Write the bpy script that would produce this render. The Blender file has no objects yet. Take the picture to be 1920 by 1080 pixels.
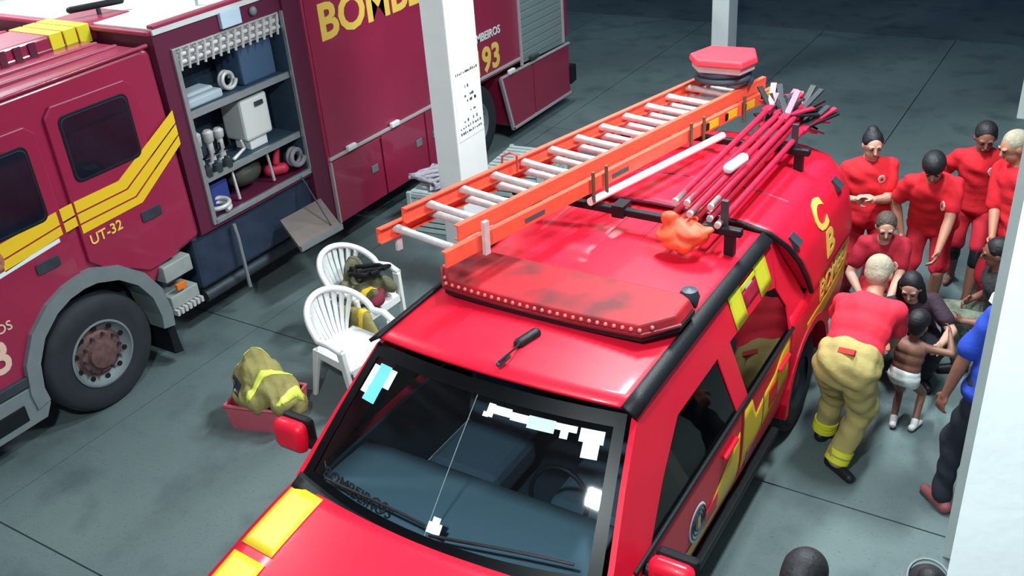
import bpy, bmesh, math, random
from mathutils import Vector, Matrix
from mathutils.bvhtree import BVHTree
random.seed(7)
V = Vector
SC = bpy.context.scene
COL = SC.collection

# ------------------------------------------------------------------ camera
CAM_H = 4.6
psi, pit, rol = math.radians(33.55), math.radians(29.38), math.radians(-4.63)
F_PX = 1826.8
fw = V((-math.sin(psi)*math.cos(pit), math.cos(psi)*math.cos(pit), -math.sin(pit)))
rt0 = V((math.cos(psi), math.sin(psi), 0)); up0 = rt0.cross(fw)
rt = rt0*math.cos(rol) + up0*math.sin(rol)
up = -rt0*math.sin(rol) + up0*math.cos(rol)
cd = bpy.data.cameras.new('camera'); cam = bpy.data.objects.new('camera', cd); COL.objects.link(cam)
cd.sensor_width = 36.0; cd.sensor_fit = 'HORIZONTAL'; cd.lens = F_PX/1920*36; cd.clip_start = .02; cd.clip_end = 300
M = Matrix((rt, up, -fw)).transposed().to_4x4(); M.translation = (0, 0, CAM_H)
cam.matrix_world = M
SC.camera = cam

# ------------------------------------------------------------------ world, exposure
w = bpy.data.worlds.new('night'); SC.world = w; w.use_nodes = True
bgn = w.node_tree.nodes['Background']; bgn.inputs[0].default_value = (.07, .17, .32, 1); bgn.inputs[1].default_value = .45
SC.view_settings.view_transform = 'Standard'; SC.view_settings.look = 'None'
SC.view_settings.gamma = 1.0; SC.view_settings.exposure = 0.0; SC.view_settings.use_curve_mapping = False

# ceiling lamps of the bay: (x, y, watts)
LAMPS = [(-2.7, 6.9, 310), (-8.9, 4.6, 260), (-1.48, .3, 330), (-6.0, 11.4, 80), (-.72, 5.75, 250)]
LAMP_COL = (.86, .97, 1.0)
CEIL = 5.6
for i, (lx, ly, lw) in enumerate(LAMPS):
    ld = bpy.data.lights.new('tube_light', 'AREA'); ld.shape = 'RECTANGLE'; ld.size = .30; ld.size_y = 1.25
    ld.energy = lw
    if i == 2: ld.size_y = .30
    ld.color = LAMP_COL
    lo = bpy.data.objects.new('tube_light', ld); COL.objects.link(lo); lo.location = (lx, ly, CEIL-.16)

# ------------------------------------------------------------------ materials
def lin(c):
    return tuple(((v/255)/12.92 if v/255 <= .04045 else ((v/255+.055)/1.055)**2.4) for v in c) + (1,)
MATS = {}
def mat(name, rgb, rough=.5, metal=0., noise=0., nscale=8., bump=0., bscale=40., coat=0., spec=.5, rgb2=None, emit=None, estr=0.):
    if name in MATS: return MATS[name]
    m = bpy.data.materials.new(name); m.use_nodes = True; nt = m.node_tree; b = nt.nodes['Principled BSDF']
    c = lin(rgb); b.inputs['Base Color'].default_value = c
    b.inputs['Roughness'].default_value = rough; b.inputs['Metallic'].default_value = metal
    b.inputs['Specular IOR Level'].default_value = spec
    b.inputs['Coat Weight'].default_value = coat; b.inputs['Coat Roughness'].default_value = .08
    tc = nt.nodes.new('ShaderNodeTexCoord')
    if noise > 0 or rgb2:
        n = nt.nodes.new('ShaderNodeTexNoise'); n.inputs['Scale'].default_value = nscale; n.inputs['Detail'].default_value = 5
        nt.links.new(tc.outputs['Object'], n.inputs['Vector'])
        r = nt.nodes.new('ShaderNodeValToRGB'); r.color_ramp.elements[0].position = .35; r.color_ramp.elements[1].position = .68
        c2 = lin(rgb2) if rgb2 else tuple(min(1, v*(1+noise)) for v in c[:3]) + (1,)
        c1 = c if rgb2 else tuple(v*(1-noise) for v in c[:3]) + (1,)
        r.color_ramp.elements[0].color = c1; r.color_ramp.elements[1].color = c2
        nt.links.new(n.outputs['Fac'], r.inputs['Fac']); nt.links.new(r.outputs['Color'], b.inputs['Base Color'])
    if bump > 0:
        n2 = nt.nodes.new('ShaderNodeTexNoise'); n2.inputs['Scale'].default_value = bscale; n2.inputs['Detail'].default_value = 4
        nt.links.new(tc.outputs['Object'], n2.inputs['Vector'])
        bp = nt.nodes.new('ShaderNodeBump'); bp.inputs['Strength'].default_value = bump; bp.inputs['Distance'].default_value = .02
        nt.links.new(n2.outputs['Fac'], bp.inputs['Height']); nt.links.new(bp.outputs['Normal'], b.inputs['Normal'])
    if emit:
        b.inputs['Emission Color'].default_value = lin(emit); b.inputs['Emission Strength'].default_value = estr
    MATS[name] = m; return m
def glass(name, tint, refl=1.0):
    if name in MATS: return MATS[name]
    m = bpy.data.materials.new(name); m.use_nodes = True; nt = m.node_tree; nt.nodes.clear()
    o = nt.nodes.new('ShaderNodeOutputMaterial'); mx = nt.nodes.new('ShaderNodeMixShader')
    t = nt.nodes.new('ShaderNodeBsdfTransparent'); t.inputs[0].default_value = tint + (1,)
    g = nt.nodes.new('ShaderNodeBsdfGlossy'); g.inputs['Roughness'].default_value = .03
    f = nt.nodes.new('ShaderNodeFresnel'); f.inputs[0].default_value = 1.5
    nt.links.new(f.outputs[0], mx.inputs[0]); nt.links.new(t.outputs[0], mx.inputs[1]); nt.links.new(g.outputs[0], mx.inputs[2])
    nt.links.new(mx.outputs[0], o.inputs[0]); MATS[name] = m; return m
def concrete(name, base, dark, pale):
    m = bpy.data.materials.new(name); m.use_nodes = True; nt = m.node_tree; b = nt.nodes['Principled BSDF']
    b.inputs['Roughness'].default_value = .62; b.inputs['Specular IOR Level'].default_value = .35
    g = nt.nodes.new('ShaderNodeNewGeometry')
    def noise(sc, det=6):
        n = nt.nodes.new('ShaderNodeTexNoise'); n.inputs['Scale'].default_value = sc; n.inputs['Detail'].default_value = det
        nt.links.new(g.outputs['Position'], n.inputs['Vector']); return n
    def ramp(src, p0, p1, c0, c1):
        r = nt.nodes.new('ShaderNodeValToRGB'); r.color_ramp.elements[0].position = p0; r.color_ramp.elements[1].position = p1
        r.color_ramp.elements[0].color = c0; r.color_ramp.elements[1].color = c1
        nt.links.new(src.outputs['Fac'], r.inputs['Fac']); return r
    a = ramp(noise(.55), .38, .66, lin(base), lin(pale)); d = ramp(noise(2.2), .50, .72, (0, 0, 0, 1), (.75, .75, .75, 1))
    s = ramp(noise(46, 3), .60, .70, (0, 0, 0, 1), (.5, .5, .5, 1))
    m1 = nt.nodes.new('ShaderNodeMixRGB'); m1.inputs[2].default_value = lin(dark)
    nt.links.new(d.outputs[0], m1.inputs[0]); nt.links.new(a.outputs[0], m1.inputs[1])
    m2 = nt.nodes.new('ShaderNodeMixRGB'); m2.inputs[2].default_value = lin(dark)
    nt.links.new(s.outputs[0], m2.inputs[0]); nt.links.new(m1.outputs[0], m2.inputs[1]); nt.links.new(m2.outputs[0], b.inputs['Base Color'])
    bp = nt.nodes.new('ShaderNodeBump'); bp.inputs['Strength'].default_value = .25; bp.inputs['Distance'].default_value = .01
    nn = noise(60, 4); nt.links.new(nn.outputs['Fac'], bp.inputs['Height']); nt.links.new(bp.outputs['Normal'], b.inputs['Normal'])
    MATS[name] = m; return m

RED = mat('pickup_red', (230, 24, 54), .42, coat=.08, spec=.3, noise=.04, nscale=3)
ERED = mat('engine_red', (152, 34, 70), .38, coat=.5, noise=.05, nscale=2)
EDARK = mat('engine_shade_maroon', (92, 30, 58), .45)  # shade of the set-back locker frame painted in; also tints ribs and seams
YEL = mat('stripe_yellow', (236, 196, 40), .4)
LIME = mat('lime_yellow', (232, 230, 50), .4)
AMB = mat('stripe_amber', (205, 150, 30), .4)
LETY = mat('letter_yellow', (240, 205, 90), .45)
WHITEP = mat('white_paint', (226, 232, 230), .55, noise=.03, nscale=3, bump=.08, bscale=25)
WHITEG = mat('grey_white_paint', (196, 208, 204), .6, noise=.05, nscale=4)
WPL = mat('white_plastic', (228, 232, 230), .35)
BLK = mat('black_trim', (20, 24, 28), .5, spec=.3, bump=.1, bscale=80)
FRIT = mat('glass_border_black', (6, 9, 12), .35, spec=.15)
RUB = mat('tyre_rubber', (34, 40, 46), .75, noise=.2, nscale=6)
GREY = mat('grey_plastic', (112, 124, 126), .55, noise=.06)
ALU = mat('aluminium', (178, 186, 188), .4, metal=.7, noise=.06, nscale=12)
ALUW = mat('pale_alloy', (206, 206, 204), .45, metal=.25, noise=.1, nscale=20)
STEEL = mat('dark_steel', (66, 74, 82), .5, metal=.5, noise=.15)
RUST = mat('rusty_hub', (112, 84, 82), .6, metal=.3, noise=.25, nscale=20)
DARK = mat('dark_interior', (42, 54, 64), .7)
SEATM = mat('seat_fabric', (84, 100, 112), .9, bump=.2)
ORANGE = mat('ladder_orange', (240, 92, 66), .5, noise=.08, nscale=12)
ORANGE2 = mat('beater_orange', (222, 84, 46), .6, noise=.1, nscale=14)
POLER = mat('pole_red', (176, 30, 60), .35, noise=.15, nscale=12)
LBAR = mat('lightbar_red', (196, 30, 44), .55, rgb2=(112, 34, 40), nscale=4, spec=.3)
OLIVE = mat('bunker_olive', (148, 140, 84), .9, noise=.12, nscale=9, bump=.5, bscale=14)
KHAKI = mat('bunker_khaki', (176, 158, 98), .9, noise=.1, nscale=8, bump=.5, bscale=12)
REFL = mat('reflective_lime', (224, 236, 96), .4)
NAVY = mat('navy_cloth', (44, 44, 72), .85)
PINK = mat('crate_pinkred', (208, 98, 110), .45, noise=.06)
SHIRT = mat('shirt_red', (214, 24, 40), .85, bump=.5, bscale=9, noise=.06, nscale=5)
SHIRT2 = mat('shirt_bright_red', (236, 40, 62), .85, bump=.5, bscale=9, noise=.05, nscale=5)
SHORT = mat('shorts_red', (186, 26, 46), .85, bump=.4, bscale=10)
BLUE = mat('shirt_blue', (26, 62, 168), .85, bump=.4, bscale=10)
DTROU = mat('dark_trousers', (30, 34, 46), .9, bump=.4, bscale=10)
GTROU = mat('camouflage_trousers', (120, 128, 112), .9, rgb2=(78, 84, 70), nscale=14, bump=.4)
SKIN1 = mat('skin_tan', (178, 124, 100), .55, noise=.04)
SKIN2 = mat('skin_brown', (132, 88, 72), .55, noise=.04)
SKIN3 = mat('skin_light', (206, 156, 136), .55, noise=.04)
HAIRB = mat('hair_black', (20, 20, 26), .6, bump=.25, bscale=60)
HAIRG = mat('hair_grey', (160, 150, 130), .8, bump=.3, bscale=60, noise=.12, nscale=30)
HAIRBR = mat('hair_brown', (78, 66, 58), .6, bump=.6, bscale=60)
LIPS = mat('lips', (150, 76, 74), .5)
EYEM = mat('eye_dark', (26, 20, 20), .3)
NAPPY = mat('nappy_white', (226, 230, 228), .8, bump=.3, bscale=20)
PAPER = mat('paper', (226, 232, 230), .8)
INK = mat('ink', (70, 78, 84), .8)
CYAN = mat('sticker_cyan', (120, 220, 226), .4)
WSTK = mat('sticker_white', (224, 240, 238), .45)
SHELF = mat('locker_blue_grey', (58, 78, 96), .5, metal=.2, noise=.1)
BLUEEQ = mat('equipment_blue', (40, 60, 130), .5)
CRATEW = mat('crate_pale', (186, 204, 202), .55, noise=.08)
WGLASS = glass('windscreen_glass', (.58, .68, .74))
SGLASS = glass('side_glass', (.42, .48, .50))
EGLASS = glass('cab_glass', (.78, .84, .88))
TUBE = mat('lamp_tube', (240, 250, 255), .5, emit=(235, 250, 255), estr=14)
FLOOR = concrete('floor_concrete', (92, 107, 108), (70, 83, 86), (108, 125, 124))
YARD = concrete('yard_paving', (80, 92, 95), (52, 62, 66), (94, 106, 108))

# ------------------------------------------------------------------ mesh builder
WORG = {}
class MB:
    def __init__(s): s.v = []; s.f = []
    def add(s, vs, fs):
        n = len(s.v); s.v += [V(p) for p in vs]; s.f += [tuple(i+n for i in f) for f in fs]; return s
    def box(s, lo, hi, ch=0.0):
        x0, y0, z0 = lo; x1, y1, z1 = hi
        return s.obox(((x0+x1)/2, (y0+y1)/2, (z0+z1)/2), ((x1-x0)/2, 0, 0), (0, (y1-y0)/2, 0), (0, 0, (z1-z0)/2))
    def obox(s, c, a, b, d):
        c, a, b, d = V(c), V(a), V(b), V(d)
        if a.cross(b).dot(d) < 0: a = -a
        vs = [c+i*a+j*b+k*d for k in (-1, 1) for j in (-1, 1) for i in (-1, 1)]
        return s.add(vs, [(0, 2, 3, 1), (4, 5, 7, 6), (0, 1, 5, 4), (2, 6, 7, 3), (0, 4, 6, 2), (1, 3, 7, 5)])
    def bar(s, p, q, w, h, upv=(0, 0, 1)):
        p, q = V(p), V(q); d = (q-p)/2; t = d.normalized(); l = t.cross(V(upv))
        if l.length < 1e-4: l = t.cross(V((0, 1, 0)))
        l.normalize(); u = l.cross(t)
        return s.obox((p+q)/2, l*w/2, d, u*h/2)
    def tube(s, pts, r, n=10, closed=False, cap=True):
        pts = [V(p) for p in pts]; m = len(pts); rs = r if isinstance(r, (list, tuple)) else [r]*m
        rings = []; ref = None
        for i, p in enumerate(pts):
            a = pts[(i-1) % m] if (closed or i > 0) else p; b = pts[(i+1) % m] if (closed or i < m-1) else p
            t = (b-a).normalized()
            if ref is None:
                ref = V((0, 0, 1)) if abs(t.z) < .9 else V((1, 0, 0))
            x = t.cross(ref)
            if x.length < 1e-5: x = t.cross(V((0, 1, 0)))
            x.normalize(); y = x.cross(t); ref = y
            rings.append([p + x*math.cos(2*math.pi*k/n)*rs[i] + y*math.sin(2*math.pi*k/n)*rs[i] for k in range(n)])
        vs = [q for rg in rings for q in rg]; fs = []
        for i in range(m if closed else m-1):
            j = (i+1) % m
            for k in range(n):
                k2 = (k+1) % n; fs.append((i*n+k, i*n+k2, j*n+k2, j*n+k))
        if cap and not closed:
            fs.append(tuple(range(n))[::-1]); fs.append(tuple((m-1)*n+k for k in range(n)))
        return s.add(vs, fs)
    def prism(s, poly, fn, t0, t1):
        n = len(poly); vs = [fn(a, b, t0) for a, b in poly] + [fn(a, b, t1) for a, b in poly]
        fs = [tuple(range(n)), tuple(range(2*n-1, n-1, -1))] + [(i, i+n, (i+1) % n+n, (i+1) % n) for i in range(n)]
        return s.add(vs, fs)
    def lathe(s, prof, c, ax, n=28):
        c, ax = V(c), V(ax).normalized(); x = ax.cross(V((0, 0, 1)))
        if x.length < 1e-4: x = V((1, 0, 0))
        x.normalize(); y = ax.cross(x); m = len(prof); vs = []; fs = []
        for a, r in prof:
            for k in range(n):
                t = 2*math.pi*k/n; vs.append(c + ax*a + (x*math.cos(t)+y*math.sin(t))*r)
        for i in range(m-1):
            for k in range(n):
                k2 = (k+1) % n; fs.append((i*n+k, i*n+k2, (i+1)*n+k2, (i+1)*n+k))
        return s.add(vs, fs)
    def grid(s, fn, nu, nv, u0=0, u1=1, v0=0, v1=1):
        vs = [fn(u0+(u1-u0)*i/nu, v0+(v1-v0)*j/nv) for i in range(nu+1) for j in range(nv+1)]
        fs = [(i*(nv+1)+j, (i+1)*(nv+1)+j, (i+1)*(nv+1)+j+1, i*(nv+1)+j+1) for i in range(nu) for j in range(nv)]
        return s.add(vs, fs)
    def ell(s, c, a, b, d, n=16, m=10):
        c, a, b, d = V(c), V(a), V(b), V(d); vs = [c-d]; fs = []
        for j in range(1, m):
            t = -math.pi/2 + math.pi*j/m
            for k in range(n):
                p = 2*math.pi*k/n; vs.append(c + (a*math.cos(p)+b*math.sin(p))*math.cos(t) + d*math.sin(t))
        vs.append(c+d); L = len(vs)-1
        for k in range(n):
            k2 = (k+1) % n; fs.append((0, 1+k2, 1+k)); fs.append((L, L-n+k, L-n+k2))
            for j in range(m-2): fs.append((1+j*n+k, 1+j*n+k2, 1+(j+1)*n+k2, 1+(j+1)*n+k))
        return s.add(vs, fs)
    def cap(s, p, q, r0, r1, n=14, flat=None):
        p, q = V(p), V(q); t = (q-p)
        if t.length < 1e-5: t = V((0, 0, 1e-3)); q = p+t
        t.normalize(); x = t.cross(V((0, 0, 1)))
        if x.length < .05: x = t.cross(V((0, 1, 0)))
        x.normalize(); y = x.cross(t)
        if flat is not None:
            y = V(flat[0]) - t*V(flat[0]).dot(t); y.normalize(); x = t.cross(y); fl = flat[1]
        else: fl = 1
        prof = [(p - t*r0*math.cos(a), r0*math.sin(a)) for a in (.45, .9, 1.3)] + [(p, r0), (q, r1)] + [(q + t*r1*math.cos(a), r1*math.sin(a)) for a in (1.3, .9, .45)]
        vs = [p-t*r0]; fs = []
        for c, r in prof:
            for k in range(n):
                a = 2*math.pi*k/n; vs.append(c + x*math.cos(a)*r + y*math.sin(a)*r*fl)
        vs.append(q+t*r1); L = len(vs)-1; m = len(prof)
        for k in range(n):
            k2 = (k+1) % n; fs.append((0, 1+k2, 1+k)); fs.append((L, 1+(m-1)*n+k, 1+(m-1)*n+k2))
            for j in range(m-1): fs.append((1+j*n+k, 1+j*n+k2, 1+(j+1)*n+k2, 1+(j+1)*n+k))
        return s.add(vs, fs)
    def build(s, name, m, parent=None, smooth=None, bevel=0, label=None, solid=0, recalc=True):
        c = V((0, 0, 0))
        if s.v:
            lo = V([min(p[i] for p in s.v) for i in range(3)]); hi = V([max(p[i] for p in s.v) for i in range(3)]); c = (lo+hi)/2
            if parent is None: c.z = lo.z
        me = bpy.data.meshes.new(name); me.from_pydata([p-c for p in s.v], [], s.f)
        if recalc:
            bm = bmesh.new(); bm.from_mesh(me); bmesh.ops.recalc_face_normals(bm, faces=bm.faces); bm.to_mesh(me); bm.free()
        me.materials.append(m)
        o = bpy.data.objects.new(name, me); COL.objects.link(o); WORG[o] = c
        if parent is not None:
            o.parent = parent; o.location = c - WORG[parent]
        else: o.location = c
        if smooth is not None:
            me.polygons.foreach_set('use_smooth', [True]*len(me.polygons))
            if smooth < 179:
                try: me.set_sharp_from_angle(angle=math.radians(smooth))
                except Exception: pass
        if solid:
            md = o.modifiers.new('thick', 'SOLIDIFY'); md.thickness = solid; md.offset = 0
        if bevel:
            md = o.modifiers.new('edge', 'BEVEL'); md.width = bevel; md.segments = 2; md.limit_method = 'ANGLE'; md.angle_limit = math.radians(40)
        if label: o['label'] = label
        return o
def tag(o, label, cat, group=None, kind=None):
    o['label'] = label; o['category'] = cat
    if group: o['group'] = group
    if kind: o['kind'] = kind
    return o
def thing(name, label, cat, loc, group=None):
    o = bpy.data.objects.new(name, None); COL.objects.link(o); o.location = loc; o.empty_display_size = .1; WORG[o] = V(loc)
    return tag(o, label, cat, group)
def struct(o): o['kind'] = 'structure'; return o
def remesh(mb, vox, it=6, fac=.5):
    me = bpy.data.meshes.new('t'); me.from_pydata(mb.v, [], mb.f)
    bm = bmesh.new(); bm.from_mesh(me); bmesh.ops.recalc_face_normals(bm, faces=bm.faces); bm.to_mesh(me); bm.free()
    o = bpy.data.objects.new('t', me); COL.objects.link(o)
    r = o.modifiers.new('r', 'REMESH'); r.mode = 'VOXEL'; r.voxel_size = vox
    sm = o.modifiers.new('s', 'SMOOTH'); sm.factor = fac; sm.iterations = it
    dg = bpy.context.evaluated_depsgraph_get(); e = o.evaluated_get(dg); m2 = e.to_mesh()
    out = MB(); out.v = [v.co.copy() for v in m2.vertices]; out.f = [tuple(p.vertices) for p in m2.polygons]
    e.to_mesh_clear(); bpy.data.objects.remove(o); bpy.data.meshes.remove(me)
    return out
def wrinkle(mb, amp, seed=0):
    rr = random.Random(seed); ph = [rr.uniform(0, 6) for _ in range(4)]; nv = [V((0, 0, 0)) for _ in mb.v]
    for fc in mb.f:
        a, b, c = mb.v[fc[0]], mb.v[fc[1]], mb.v[fc[2]]; n = (b-a).cross(c-a)
        for i in fc: nv[i] += n
    for p, n in zip(mb.v, nv):
        if n.length > 1e-9:
            n.normalize(); s_ = math.sin(p.x*26+p.z*34+ph[0]+1.5*math.sin(p.z*13+ph[1]))+.8*math.sin(p.y*30-p.z*28+ph[2]+1.5*math.sin(p.x*15+ph[3]))
            p += n*amp*s_
    return mb
def text_geo(s, height, extr=.004, bold=0., width=1.):
    cu = bpy.data.curves.new('t', 'FONT'); cu.body = s; cu.size = 1; cu.extrude = 0; cu.offset = bold; cu.resolution_u = 3
    o = bpy.data.objects.new('t', cu); COL.objects.link(o)
    dg = bpy.context.evaluated_depsgraph_get(); e = o.evaluated_get(dg); m = e.to_mesh()
    vs = [v.co.copy() for v in m.vertices]; fs = [tuple(p.vertices) for p in m.polygons]; e.to_mesh_clear()
    bpy.data.objects.remove(o); bpy.data.curves.remove(cu)
    x0 = min(v.x for v in vs); y0 = min(v.y for v in vs); y1 = max(v.y for v in vs); k = height/(y1-y0)
    return [((v.x-x0)*k*width, (v.y-y0)*k) for v in vs], fs
def lettering(name, s, height, fn, m, parent, bold=.015, width=1.):
    pts, fs = text_geo(s, height, bold=bold, width=width)
    return MB().add([fn(a, b) for a, b in pts], fs).build(name, m, parent, recalc=False, solid=.004)
def ribbon_on(mb_target, pts, wdir, width, m, name, parent, cast=(0, 0, -1), lift=.006, n=24):
    bvh = BVHTree.FromPolygons(mb_target.v, mb_target.f); cast = V(cast).normalized(); wd = V(wdir).normalized(); rows = []
    pts = [V(p) for p in pts]; seg = len(pts)-1
    for i in range(n+1):
        t = i/n*seg; k = min(int(t), seg-1); p = pts[k].lerp(pts[k+1], t-k); row = []
        for j in (-1, -.33, .33, 1):
            q = p + wd*width/2*j; h = bvh.ray_cast(q - cast*2, cast)
            row.append((h[0] - cast*lift) if h[0] is not None else None)
        rows.append(row)
    mb = MB(); idx = {}
    for i, r in enumerate(rows):
        for j, q in enumerate(r):
            if q is not None: idx[i, j] = len(mb.v); mb.v.append(q)
    for i in range(n):
        for j in range(3):
            ks = [(i, j), (i+1, j), (i+1, j+1), (i, j+1)]
            if all(k in idx for k in ks):
                a = [mb.v[idx[k]] for k in ks]
                if max((a[0]-a[2]).length, (a[1]-a[3]).length) < .16: mb.f.append(tuple(idx[k] for k in ks))
    comp = []
    for fc in mb.f:                       # keep only the largest connected strip
        st = set(fc); mem = [fc]
        for c in [c for c in comp if c[0] & st]: st |= c[0]; mem += c[1]; comp.remove(c)
        comp.append((st, mem))
    if comp:
        best = max(comp, key=lambda c: len(c[1])); order = sorted(best[0]); ren = {v: i for i, v in enumerate(order)}
        out = MB(); out.v = [mb.v[v] for v in order]; out.f = [tuple(ren[i] for i in fc) for fc in best[1]]
        return out.build(name, m, parent, smooth=180, solid=.004, recalc=False)

# ------------------------------------------------------------------ the setting
fl = struct(MB().box((-10.4, -3.2, -.16), (2.0, 13.7, -.03)).build('floor', mat('joint_dark', (84, 90, 92), .9)))
SX, SY = 2.05, 2.8
slab_mesh = None
y = -3.2; rowi = 0
nx, ny = int(12.4/SX)+1, int(16.9/SY)+1
for i in range(nx):
    for j in range(ny):
        x0 = -10.4+i*SX; y0 = -3.2+j*SY
        if x0 >= 1.95 or y0 >= 13.65: continue
        if slab_mesh is None:
            o = MB().box((x0+.006, y0+.006, -.06), (x0+SX-.006, y0+SY-.006, 0)).build('floor_slab', FLOOR, fl); slab_mesh = o.data
        else:
            o = bpy.data.objects.new('floor_slab', slab_mesh); COL.objects.link(o); o.parent = fl
            o.location = V((x0+SX/2, y0+SY/2, -.03)) - WORG[fl]
struct(MB().box((-45, 13.7, -.2), (30, 60, -.02)).build('yard_ground', YARD))
struct(MB().box((-45, 26.5, -.02), (30, 26.8, 3.2)).build('wall_back', mat('dark_wall', (92, 100, 106), .8, noise=.1, nscale=1)))
struct(MB().box((-10.7, -3.2, 0), (-10.4, 13.7, CEIL)).build('wall_left', WHITEP))
struct(MB().box((-.11, 2.2, 0), (2.0, 2.42, CEIL)).build('wall_front', WHITEP))
struct(MB().box((-.30, 5.02, 0), (2.0, 5.14, CEIL)).build('wall_right', WHITEG))
struct(MB().box((-10.7, -3.2, CEIL), (2.2, 13.9, CEIL+.15)).build('ceiling', WHITEP))
def pillar(x, y, wx, wy, h=CEIL):
    mb = MB().box((x-wx/2, y-wy/2, 0), (x+wx/2, y+wy/2, h))
    return struct(mb.build('pillar', WHITEP, bevel=.012))
p1 = pillar(-4.88, 6.72, .25, .44)
pillar(-4.85, 13.3, .25, .36); pillar(-.80, 13.3, .25, .36); pillar(-9.0, 13.3, .25, .36)

# printed notice on the pillar
nt_ = thing('paper_notice', 'white paper notices with faint dark print taped to the pillar', 'notice', (-4.755, 6.72, 2.0))
MB().box((-4.755, 6.53, 1.55), (-4.751, 6.91, 2.16)).build('sheet', PAPER, nt_)
mb = MB(); rr = random.Random(3)
for r_, (zz, n_) in enumerate(((2.13, 12), (2.0, 2), (1.92, 5), (1.87, 6), (1.78, 3), (1.70, 4), (1.65, 9), (1.60, 11))):
    for k in range(n_):
        yy = 6.55 + .34*((k+.3)/n_ if n_ > 8 else .2+.6*rr.random()); ww = .008+.018*rr.random()
        mb.box((-4.751, yy, zz), (-4.7495, yy+ww, zz+.012+.016*rr.random()))
mb.build('print', INK, nt_)['kind'] = 'stuff'

# ceiling lamps
for i, (lx, ly, lw) in enumerate(LAMPS):
    t = thing('ceiling_lamp', ['white twin tube ceiling lamp above the ladder', 'white twin tube ceiling lamp over the fire engine', 'square white floodlight on the ceiling by the near wall', 'white twin tube ceiling lamp near the yard opening', 'white twin tube ceiling lamp over the people beside the wall'][i], 'lamp', (lx, ly, CEIL-.12), 'ceiling tube lamps')
    MB().box((lx-.16, ly-(.65 if i != 2 else .18), CEIL-.09), (lx+.16, ly+(.65 if i != 2 else .18), CEIL)).build('housing', WPL, t, bevel=.01)
    if i == 2:
        MB().box((lx-.14, ly-.14, CEIL-.125), (lx+.14, ly+.14, CEIL-.09)).build('diffuser', TUBE, t); continue
    for sx in (-.08, .08): MB().tube([(lx+sx, ly-.6, CEIL-.115), (lx+sx, ly+.6, CEIL-.115)], .018, 8).build('tube', TUBE, t)

# ------------------------------------------------------------------ fire engine (side towards the camera at x = SXE)
SXE = -6.5; XL = -8.95
eng = thing('fire_engine', 'large red fire engine with yellow cab stripe and open equipment locker', 'fire engine', (-7.75, 7.0, 0))
S = lambda a, b, t: V((SXE+t, a, b))           # side plane: a = y, b = z, t = outward
def panel(name, poly, t0, t1, m, par=eng, bevel=.006, label=None): return MB().prism(poly, S, t0, t1).build(name, m, par, bevel=bevel, label=label)
def rpoly(y0, y1, z0, z1, r=.06, n=4, sk=0.):
    out = []
    for cy, cz, a0 in ((y1-r, z1-r, 0), (y0+r, z1-r, 90), (y0+r, z0+r, 180), (y1-r, z0+r, 270)):
        for k in range(n+1):
            a = math.radians(a0+90*k/n); out.append((cy+r*math.cos(a)+sk*(cz+r*math.sin(a)-z0), cz+r*math.sin(a)))
    return out
# cab shell: cross profile along y (front is at low y)
prof = [(2.10, .62), (2.02, 1.15), (2.06, 1.62), (2.30, 2.42), (2.46, 2.60), (2.7, 2.665), (4.85, 2.70), (4.96, 2.66), (5.0, 1.0), (4.55, .92)]
WY, WZ, WR = 3.78, .52, .50
arch = [(WY+.66*math.cos(math.radians(a)), WZ+.02+.66*math.sin(math.radians(a))) for a in range(20, 185, 15)]
cabpoly = prof + arch + [(3.10, .62)]
MB().prism(cabpoly, S, -.03, XL-SXE+.03).build('cab_shell', ERED, eng, bevel=.05, smooth=40)
for k in range(9):      # roof ribs
    xx = -6.78-.24*k; MB().box((xx-.02, 2.8, 2.66), (xx+.02, 4.85, 2.715)).build('roof_rib', ERED, eng, bevel=.012)
MB().tube([(SXE-.02, 2.55, 2.63), (SXE-.02, 2.75, 2.665), (SXE-.02, 4.93, 2.70)], .016, 8).build('roof_gutter', ERED, eng, smooth=60)
def cab_door(y0, y1, z0, z1, wy0, wy1, wz0, wz1, cut):
    poly = rpoly(y0, y1, z0, z1, .07) if not cut else None
    if cut:
        poly = [(y1, z1-.07), (y1-.07, z1), (y0+.07, z1), (y0, z1-.07)] + cut
    d = MB().prism(poly, S, -.028, .0).build('cab_door', ERED, eng, bevel=.01)
    MB().prism(rpoly(wy0, wy1, wz0, wz1, .06), S, -.01, .006).build('window_seal', BLK, d, bevel=.004)
    MB().prism(rpoly(wy0+.02, wy1-.02, wz0+.02, wz1-.02, .05), S, .0, .0075).build('window_gloom', mat('cab_gloom', (48, 66, 88), .35, noise=.25, nscale=3), d)  # opaque sheet painted as the dim cab interior, since the shell is solid
    MB().prism(rpoly(wy0+.025, wy1-.025, wz0+.025, wz1-.025, .05), S, .004, .012).build('window_pane', EGLASS, d)
    return d
arcR = [(WY+.68*math.cos(math.radians(a)), WZ+.02+.68*math.sin(math.radians(a))) for a in (100, 85, 70, 55, 40)]
arcL = [(WY+.68*math.cos(math.radians(a)), WZ+.02+.68*math.sin(math.radians(a))) for a in (175, 160, 145, 130, 115, 103)]
d2 = cab_door(3.90, 4.70, 1.0, 2.52, 3.99, 4.62, 1.90, 2.43, [(3.90, 1.28)] + [(max(p[0], 3.9), p[1]) for p in arcR[2:4]] + [(4.40, .96), (4.70, .97)])
d1 = cab_door(2.66, 3.80, .62, 2.45, 2.85, 3.70, 1.74, 2.33, [(2.66, .66), (3.08, .66)] + arcL + [(3.80, 1.23)])
for d, hy in ((d2, 4.55), (d1, 3.57)):
    MB().prism(rpoly(hy-.10, hy+.10, 1.375, 1.465, .02), S, 0, .012).build('handle', STEEL, d, bevel=.003, label='dark recessed door handle')
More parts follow.
